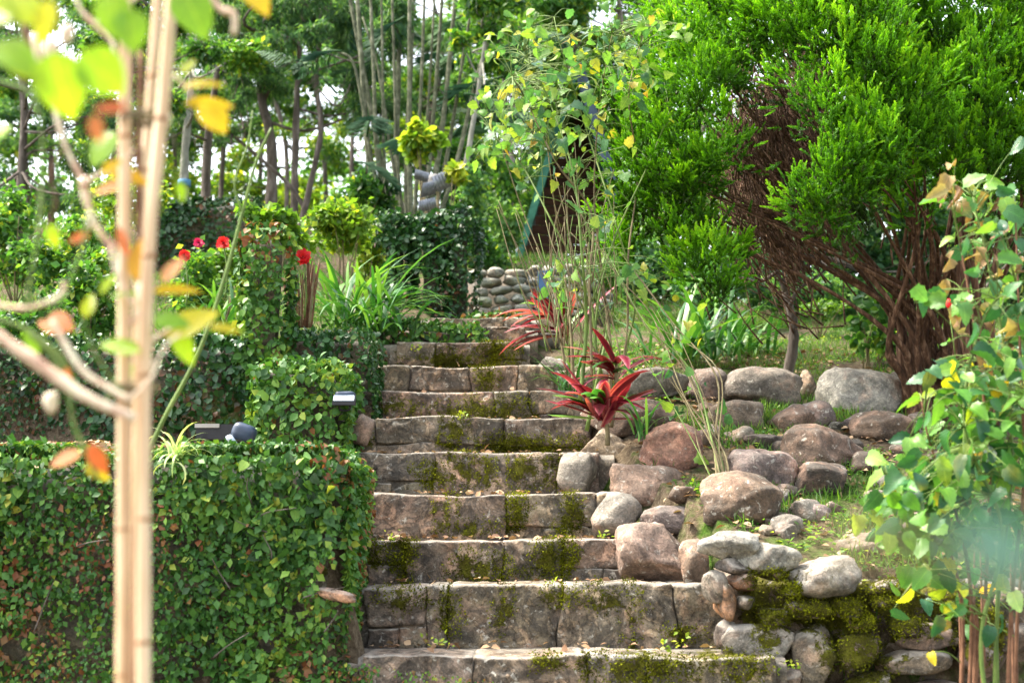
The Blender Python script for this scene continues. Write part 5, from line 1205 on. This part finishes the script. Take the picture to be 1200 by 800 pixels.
pd = np.vstack(L); n = len(pd)
V, T, Q, tt = inst(LEAF, pd, frame(unit(rng.normal(size=(n, 3)) * [1, 1, .25]), unit(rng.normal(size=(n, 3)) * .45 + [0, 0, 1])), rng.uniform(.015, .04, n), rng.uniform(0, 1, n))
tag(mk('leaf_litter', V, T, Q, M['litter'], None, tt, origin=(0, 0, 0)), 'small dead leaves lying on the treads of the stone steps', 'leaf litter', kind='stuff')
# weeds on the steps
tuft = [(540, 487, 6.3), (640, 687, 4.9), (330, 752, 4.5), (925, 780, 4.5), (515, 752, 4.55), (705, 628, 5.25), (790, 752, 4.6), (488, 408, 7.3), (460, 630, 5.25)]
for (a, b_, d), lab in zip(tuft, ['second step above the wide ones', 'upper edge of the second wide step', 'foot of the ivy wall', 'foot of the rubble wall', 'left part of the lowest riser', 'end of the third wide step', 'right part of the lowest riser', 'left end of the topmost steps', 'left part of the third wide step']):
    B = Buf(); c = P(a, b_, d); n = 16
    x = inst(LEAF_SMALL, c + rng.normal(size=(n, 3)) * [.022, .01, .012], frame(unit(rng.normal(size=(n, 3)) + [0, -.4, .3]), unit(rng.normal(size=(n, 3)) * .4 + [0, -.5, .8])), rng.uniform(.012, .026, n), rng.uniform(.5, 1, n)); B.add(x[0], x[1], None, x[3])
    tag(B.build('weed', M['bright']), 'tiny green weed sprouting at the ' + lab, 'weed', 'weeds sprouting on the steps', 'stuff')
# yellow leaf on the flat boulder, and pebble on the lawn
o = mk('fallen_leaf', inst(LEAF_BIG, np.array([P(1028, 492, 6.1)]), frame(np.array([[.9, .1, .3]]), np.array([[0, -.6, .8]])), np.array([.12]), np.array([.5]))[0], LEAF_BIG[1], LEAF_BIG[2], M['rose_yellow']); tag(o, 'fallen yellow leaf lying on the flat brown stone', 'leaf')

# ------------------------------------------------------------------ near bamboo canes and rose stems
def bamboo(label, pts, w, d, joints):
    pp = PX(pts, d); root = thing('bamboo_cane', label, 'bamboo cane', pp[0], 'bamboo canes'); s = d / F
    mk('cane', *tube(spline(pp, 8), w * s / 2 * np.array([1.06, 1, .95, .97, .9]), 16, .12), M['cane'], root)
    ys = np.array([b_ for a, b_ in pts], float); xs_ = np.array([a for a, b_ in pts], float); o_ = np.argsort(ys)
    for j_ in joints:
        x = np.interp(j_, ys[o_], xs_[o_]); V, T, Q = tube(PX([(x, j_ + 3), (x, j_ + 1), (x, j_), (x, j_ - 1), (x, j_ - 3)], d), [w * s / 2 * 1.0, w * s / 2 * 1.09, w * s / 2 * 1.12, w * s / 2 * 1.09, w * s / 2], 14); mk('joint', V, T, Q, M['caneknot'], root)
bamboo('left upright tan bamboo cane of the pair', [(144, 1250), (144, 800), (145, 500), (146, 250), (147, 80), (150, -120)], 16, 1.55, [620, 470, 160, 790])
bamboo('right bamboo cane of the pair, slanting to the right at the top', [(168, 1250), (168, 800), (169, 450), (176, 270), (191, 120), (206, -60)], 16.5, 1.52, [608, 440, 752, 140, 300])
bamboo('pale thin bamboo cane between the pair, seen at the top', [(160, 1250), (160, 600), (164, 300), (176, 120), (189, -60)], 12, 1.62, [200, 90])
# string ties round the canes
for b_ in (455, 138):
    x = (145 + 170) / 2 + (12 if b_ < 200 else 0); c = P(x, b_, 1.545); th_ = np.linspace(0, 2 * math.pi, 22); B = Buf()
    for k_ in range(3):
        B.add(*tube(np.stack([c[0] + np.cos(th_) * .027, c[1] + np.sin(th_) * .019, c[2] + (k_ - 1) * .004 + np.sin(th_ * 2 + k_) * .0015], -1), .0016, 5))
    tag(B.build('string_tie', M['twig']), 'thin brown string tied round both bamboo canes ' + ('at mid height' if b_ > 200 else 'near the top of the view'), 'string')
rc = thing('rose_plant', 'thorny pale rose plant tied to the bamboo canes with yellow leaves', 'rose', P(165, 1250, 1.58))
def rstem(pts, w, mat='rosecane', d=1.55, w2=None):
    w *= .60; w2 = w2 and w2 * .5
    pts = [pts[0]] + [(a + rng.uniform(-3, 3), b_ + rng.uniform(-3, 3)) for a, b_ in pts[1:]]
    mk('stem', *tube(spline([P(a, b_, d) for a, b_ in pts], 6), [w * d / F / 2, (w2 or w * .75) * d / F / 2], 9, .9), M[mat], rc)
    pth = spline([P(a, b_, d) for a, b_ in pts], 6)
rstem([(160, 1250), (158, 700), (166, 400), (165, 280), (166, 180), (168, 60)], 15, 'darkstem', 1.60)
rstem([(-60, 370), (0, 398), (60, 438), (100, 468), (156, 492)], 32, 'rosecane', 1.45, 16); rstem([(40, 40), (50, 95), (62, 120), (78, 170), (96, 210), (104, 245), (118, 275), (136, 292)], 15); rstem([(62, 110), (66, 150), (88, 195), (98, 215)], 11)
rstem([(-20, 92), (14, 100), (38, 115), (48, 160), (46, 260), (30, 365)], 11, 'greenstem', 1.5); rstem([(84, -20), (96, 10), (112, 30), (130, 48), (138, 70), (155, 90)], 9); rstem([(36, 390), (60, 420), (78, 455), (90, 500), (105, 530), (118, 560)], 10, 'greenstem', 1.5)
rstem([(60, 375), (95, 430), (125, 455), (150, 470)], 13, 'rosecane', 1.45); rstem([(235, -20), (255, 8), (272, 20), (277, 42)], 15); rstem([(170, 140), (185, 120), (205, 95), (230, 100)], 6, 'greenstem'); rstem([(166, 410), (180, 395), (200, 385), (215, 378)], 9); rstem([(120, 480), (145, 430), (160, 400)], 9, 'greenstem')
rstem([(150, 380), (168, 360), (172, 330)], 16); rstem([(-20, 355), (30, 360), (70, 345), (78, 330)], 12, 'rosecane', 1.5); rstem([(205, 88), (222, 108), (238, 120), (252, 124)], 8); rstem([(20, -20), (35, 60), (60, 110)], 10, 'darkstem', 1.7)
for a, b_, r_ in [(60, 60, 13), (100, 215, 9), (105, 260, 9), (168, 345, 13), (172, 400, 12), (60, 470, 12), (78, 40, 11), (192, 140, 12), (174, 428, 10)]:
    V, T = stone(P(a, b_, 1.53), (r_ * 1.0 / F, r_ * 1.0 / F, r_ * 1.5 / F), 2.2, .25, a, 3); mk('node', V, T, None, M['rosecane'], rc)
for pts, w_, m_ in [([(100, 470), (84, 440), (66, 410), (30, 385), (-20, 372)], 9, 'greenstem'), ([(104, 250), (92, 300), (70, 345), (55, 380)], 6, 'greenstem'), ([(130, 290), (140, 320), (150, 352), (164, 372)], 7, 'rosecane'), ([(48, 90), (30, 60), (22, 20), (14, -30)], 8, 'greenstem'), ([(96, 215), (120, 205), (140, 190), (160, 178)], 6, 'rosecane'),
                    ([(78, 170), (60, 200), (64, 235), (58, 262)], 5, 'darkstem'), ([(150, 470), (128, 440), (112, 410), (96, 372)], 7, 'greenstem'), ([(150, 470), (176, 440), (190, 410), (210, 390)], 6, 'rosecane'), ([(190, 140), (206, 160), (214, 186), (208, 210)], 4, 'greenstem'), ([(110, 28), (140, 10), (170, -10)], 8, 'rosecane')]:
    rstem(pts, w_, m_, 1.5 + rng.uniform(-.06, .08))
# leaves: px, py, length px, direction deg (0 right, 90 up), width factor, colour
M['yg'] = leafmat('translucent_yellow_green_leaf', [(0, (.13, .30, .02)), (.5, (.24, .42, .02)), (1, (.42, .50, .04))], .55, .4, True); M['gold'] = leafmat('golden_leaf', [(0, (.50, .28, .03)), (.5, (.55, .43, .02)), (1, (.44, .48, .03))], .55, .4, True); M['rust'] = leafmat('rusty_petal', [(0, (.45, .10, .03)), (.5, (.60, .22, .10)), (1, (.70, .40, .22))], .4, .6, True)
lm = {}
for k_ in ('yg', 'gold', 'rust'): lm[k_] = leafmesh(leaf_t(6, .34, .18, .18), k_)
lm['olive'] = lm['yg']
for a, b_, L, an, wf, col in [(216, 122, 60, 5, .35, 'gold'), (214, 102, 52, 5, .30, 'gold'), (236, 118, 48, -50, .9, 'gold'), (214, 88, 26, 65, 1.0, 'yg'), (60, 60, 85, -72, .9, 'yg'), (95, 60, 70, -45, 1.0, 'yg'), (-5, 50, 70, -35, .8, 'yg'), (130, -10, 62, -80, .9, 'yg'), (150, 10, 60, -78, .9, 'yg'), (212, -15, 75, -62, .8, 'yg'), (285, -20, 55, -50, .7, 'gold'),
                              (135, 155, 50, -125, .9, 'yg'), (128, 200, 50, -15, .5, 'gold'), (148, 215, 40, 195, .5, 'rust'), (150, 128, 44, 175, .5, 'rust'), (110, 135, 34, -80, .7, 'rust'), (160, 330, 60, 85, .55, 'gold'), (178, 342, 58, 8, .28, 'gold'), (165, 345, 42, 178, .22, 'yg'), (192, 395, 70, 30, .6, 'gold'), (205, 385, 48, -62, .6, 'yg'), (245, 383, 40, -5, .35, 'gold'), (180, 375, 44, 0, .7, 'yg'),
                              (165, 412, 62, 165, .4, 'yg'), (155, 425, 48, -110, .5, 'yg'), (75, 390, 34, 150, .8, 'rust'), (55, 372, 36, -20, .9, 'rust'), (95, 530, 38, 200, .6, 'rust'), (105, 520, 40, -60, .6, 'rust'), (100, 545, 34, -30, .5, 'gold'), (60, 0, 60, -100, .6, 'gold'), (40, 30, 60, 120, .8, 'yg'), (150, 300, 40, 110, .4, 'rust'), (78, 430, 26, -90, .5, 'rust'), (60, 262, 30, -80, .7, 'yg'), (208, 212, 26, -70, .7, 'yg'), (14, 150, 44, 200, .7, 'yg'), (22, 20, 60, 160, .8, 'yg'), (100, 372, 32, 80, .6, 'yg'), (120, 205, 30, 40, .6, 'gold'), (30, 385, 34, -60, .6, 'yg'), (8, 70, 50, -20, .8, 'yg'), (105, 275, 26, 200, .6, 'rust'), (118, 345, 30, 60, .5, 'yg'), (190, 330, 40, 55, .5, 'rust')]:
    d = 1.53 + rng.uniform(-.05, .05); d = 1.15 if (a < 165 and b_ < 140) else d; s = d / F; an = math.radians(an); dd = np.array([math.cos(an), rng.uniform(-.25, .25), math.sin(an)]); nn = np.array([rng.normal() * .3, -1, .5 + rng.normal() * .3]); R = frame(dd[None], nn[None])[0]
    o = leafobj(lm[col], rc, P(a, b_, d), R, 1); m = Matrix(R.tolist()).to_4x4() @ Matrix.Diagonal((L * s * wf * 1.25, L * s, L * s, 1)); m.translation = o.matrix_basis.translation; o.matrix_basis = m
# long thin green stalk crossing behind the canes
gs = thing('grass_stalk', 'single long thin green stalk slanting up behind the canes', 'stalk', P(160, 560, 3.3))
mk('stalk', *tube(spline(PX([(150, 585), (190, 495), (232, 415), (262, 330), (284, 250), (300, 190), (318, 150)], 3.3), 5), [.006, .005, .003], 6), M['greenstem'], gs)
mk('stalk', *tube(spline(PX([(284, 250), (275, 215), (290, 170), (296, 130)], 3.3), 5), [.003, .002], 6), M['greenstem'], gs)
# sprig hanging very close to the camera, out of focus
nr = thing('near_sprig', 'blurred pale teal leaf on a brown twig close to the camera', 'sprig', P(1230, 900, .27))
mk('twig', *tube(spline([P(1400, 900, .27), P(1260, 720, .27), P(1130, 655, .27), P(1040, 640, .27), P(960, 642, .28)], 5), [.0022, .0018, .0015], 6), M['twig'], nr)
M['teal'] = leafmat('pale_teal_leaf', [(0, (.07, .15, .125)), (1, (.09, .18, .15))], .3, .9, True, spec=.05); LT = leafmesh(LEAF_BIG, 'teal')
leafobj(LT, nr, P(1115, 645, .26), frame(np.array([[1, .1, .05]]), np.array([[0, -.8, .6]]))[0], .023)
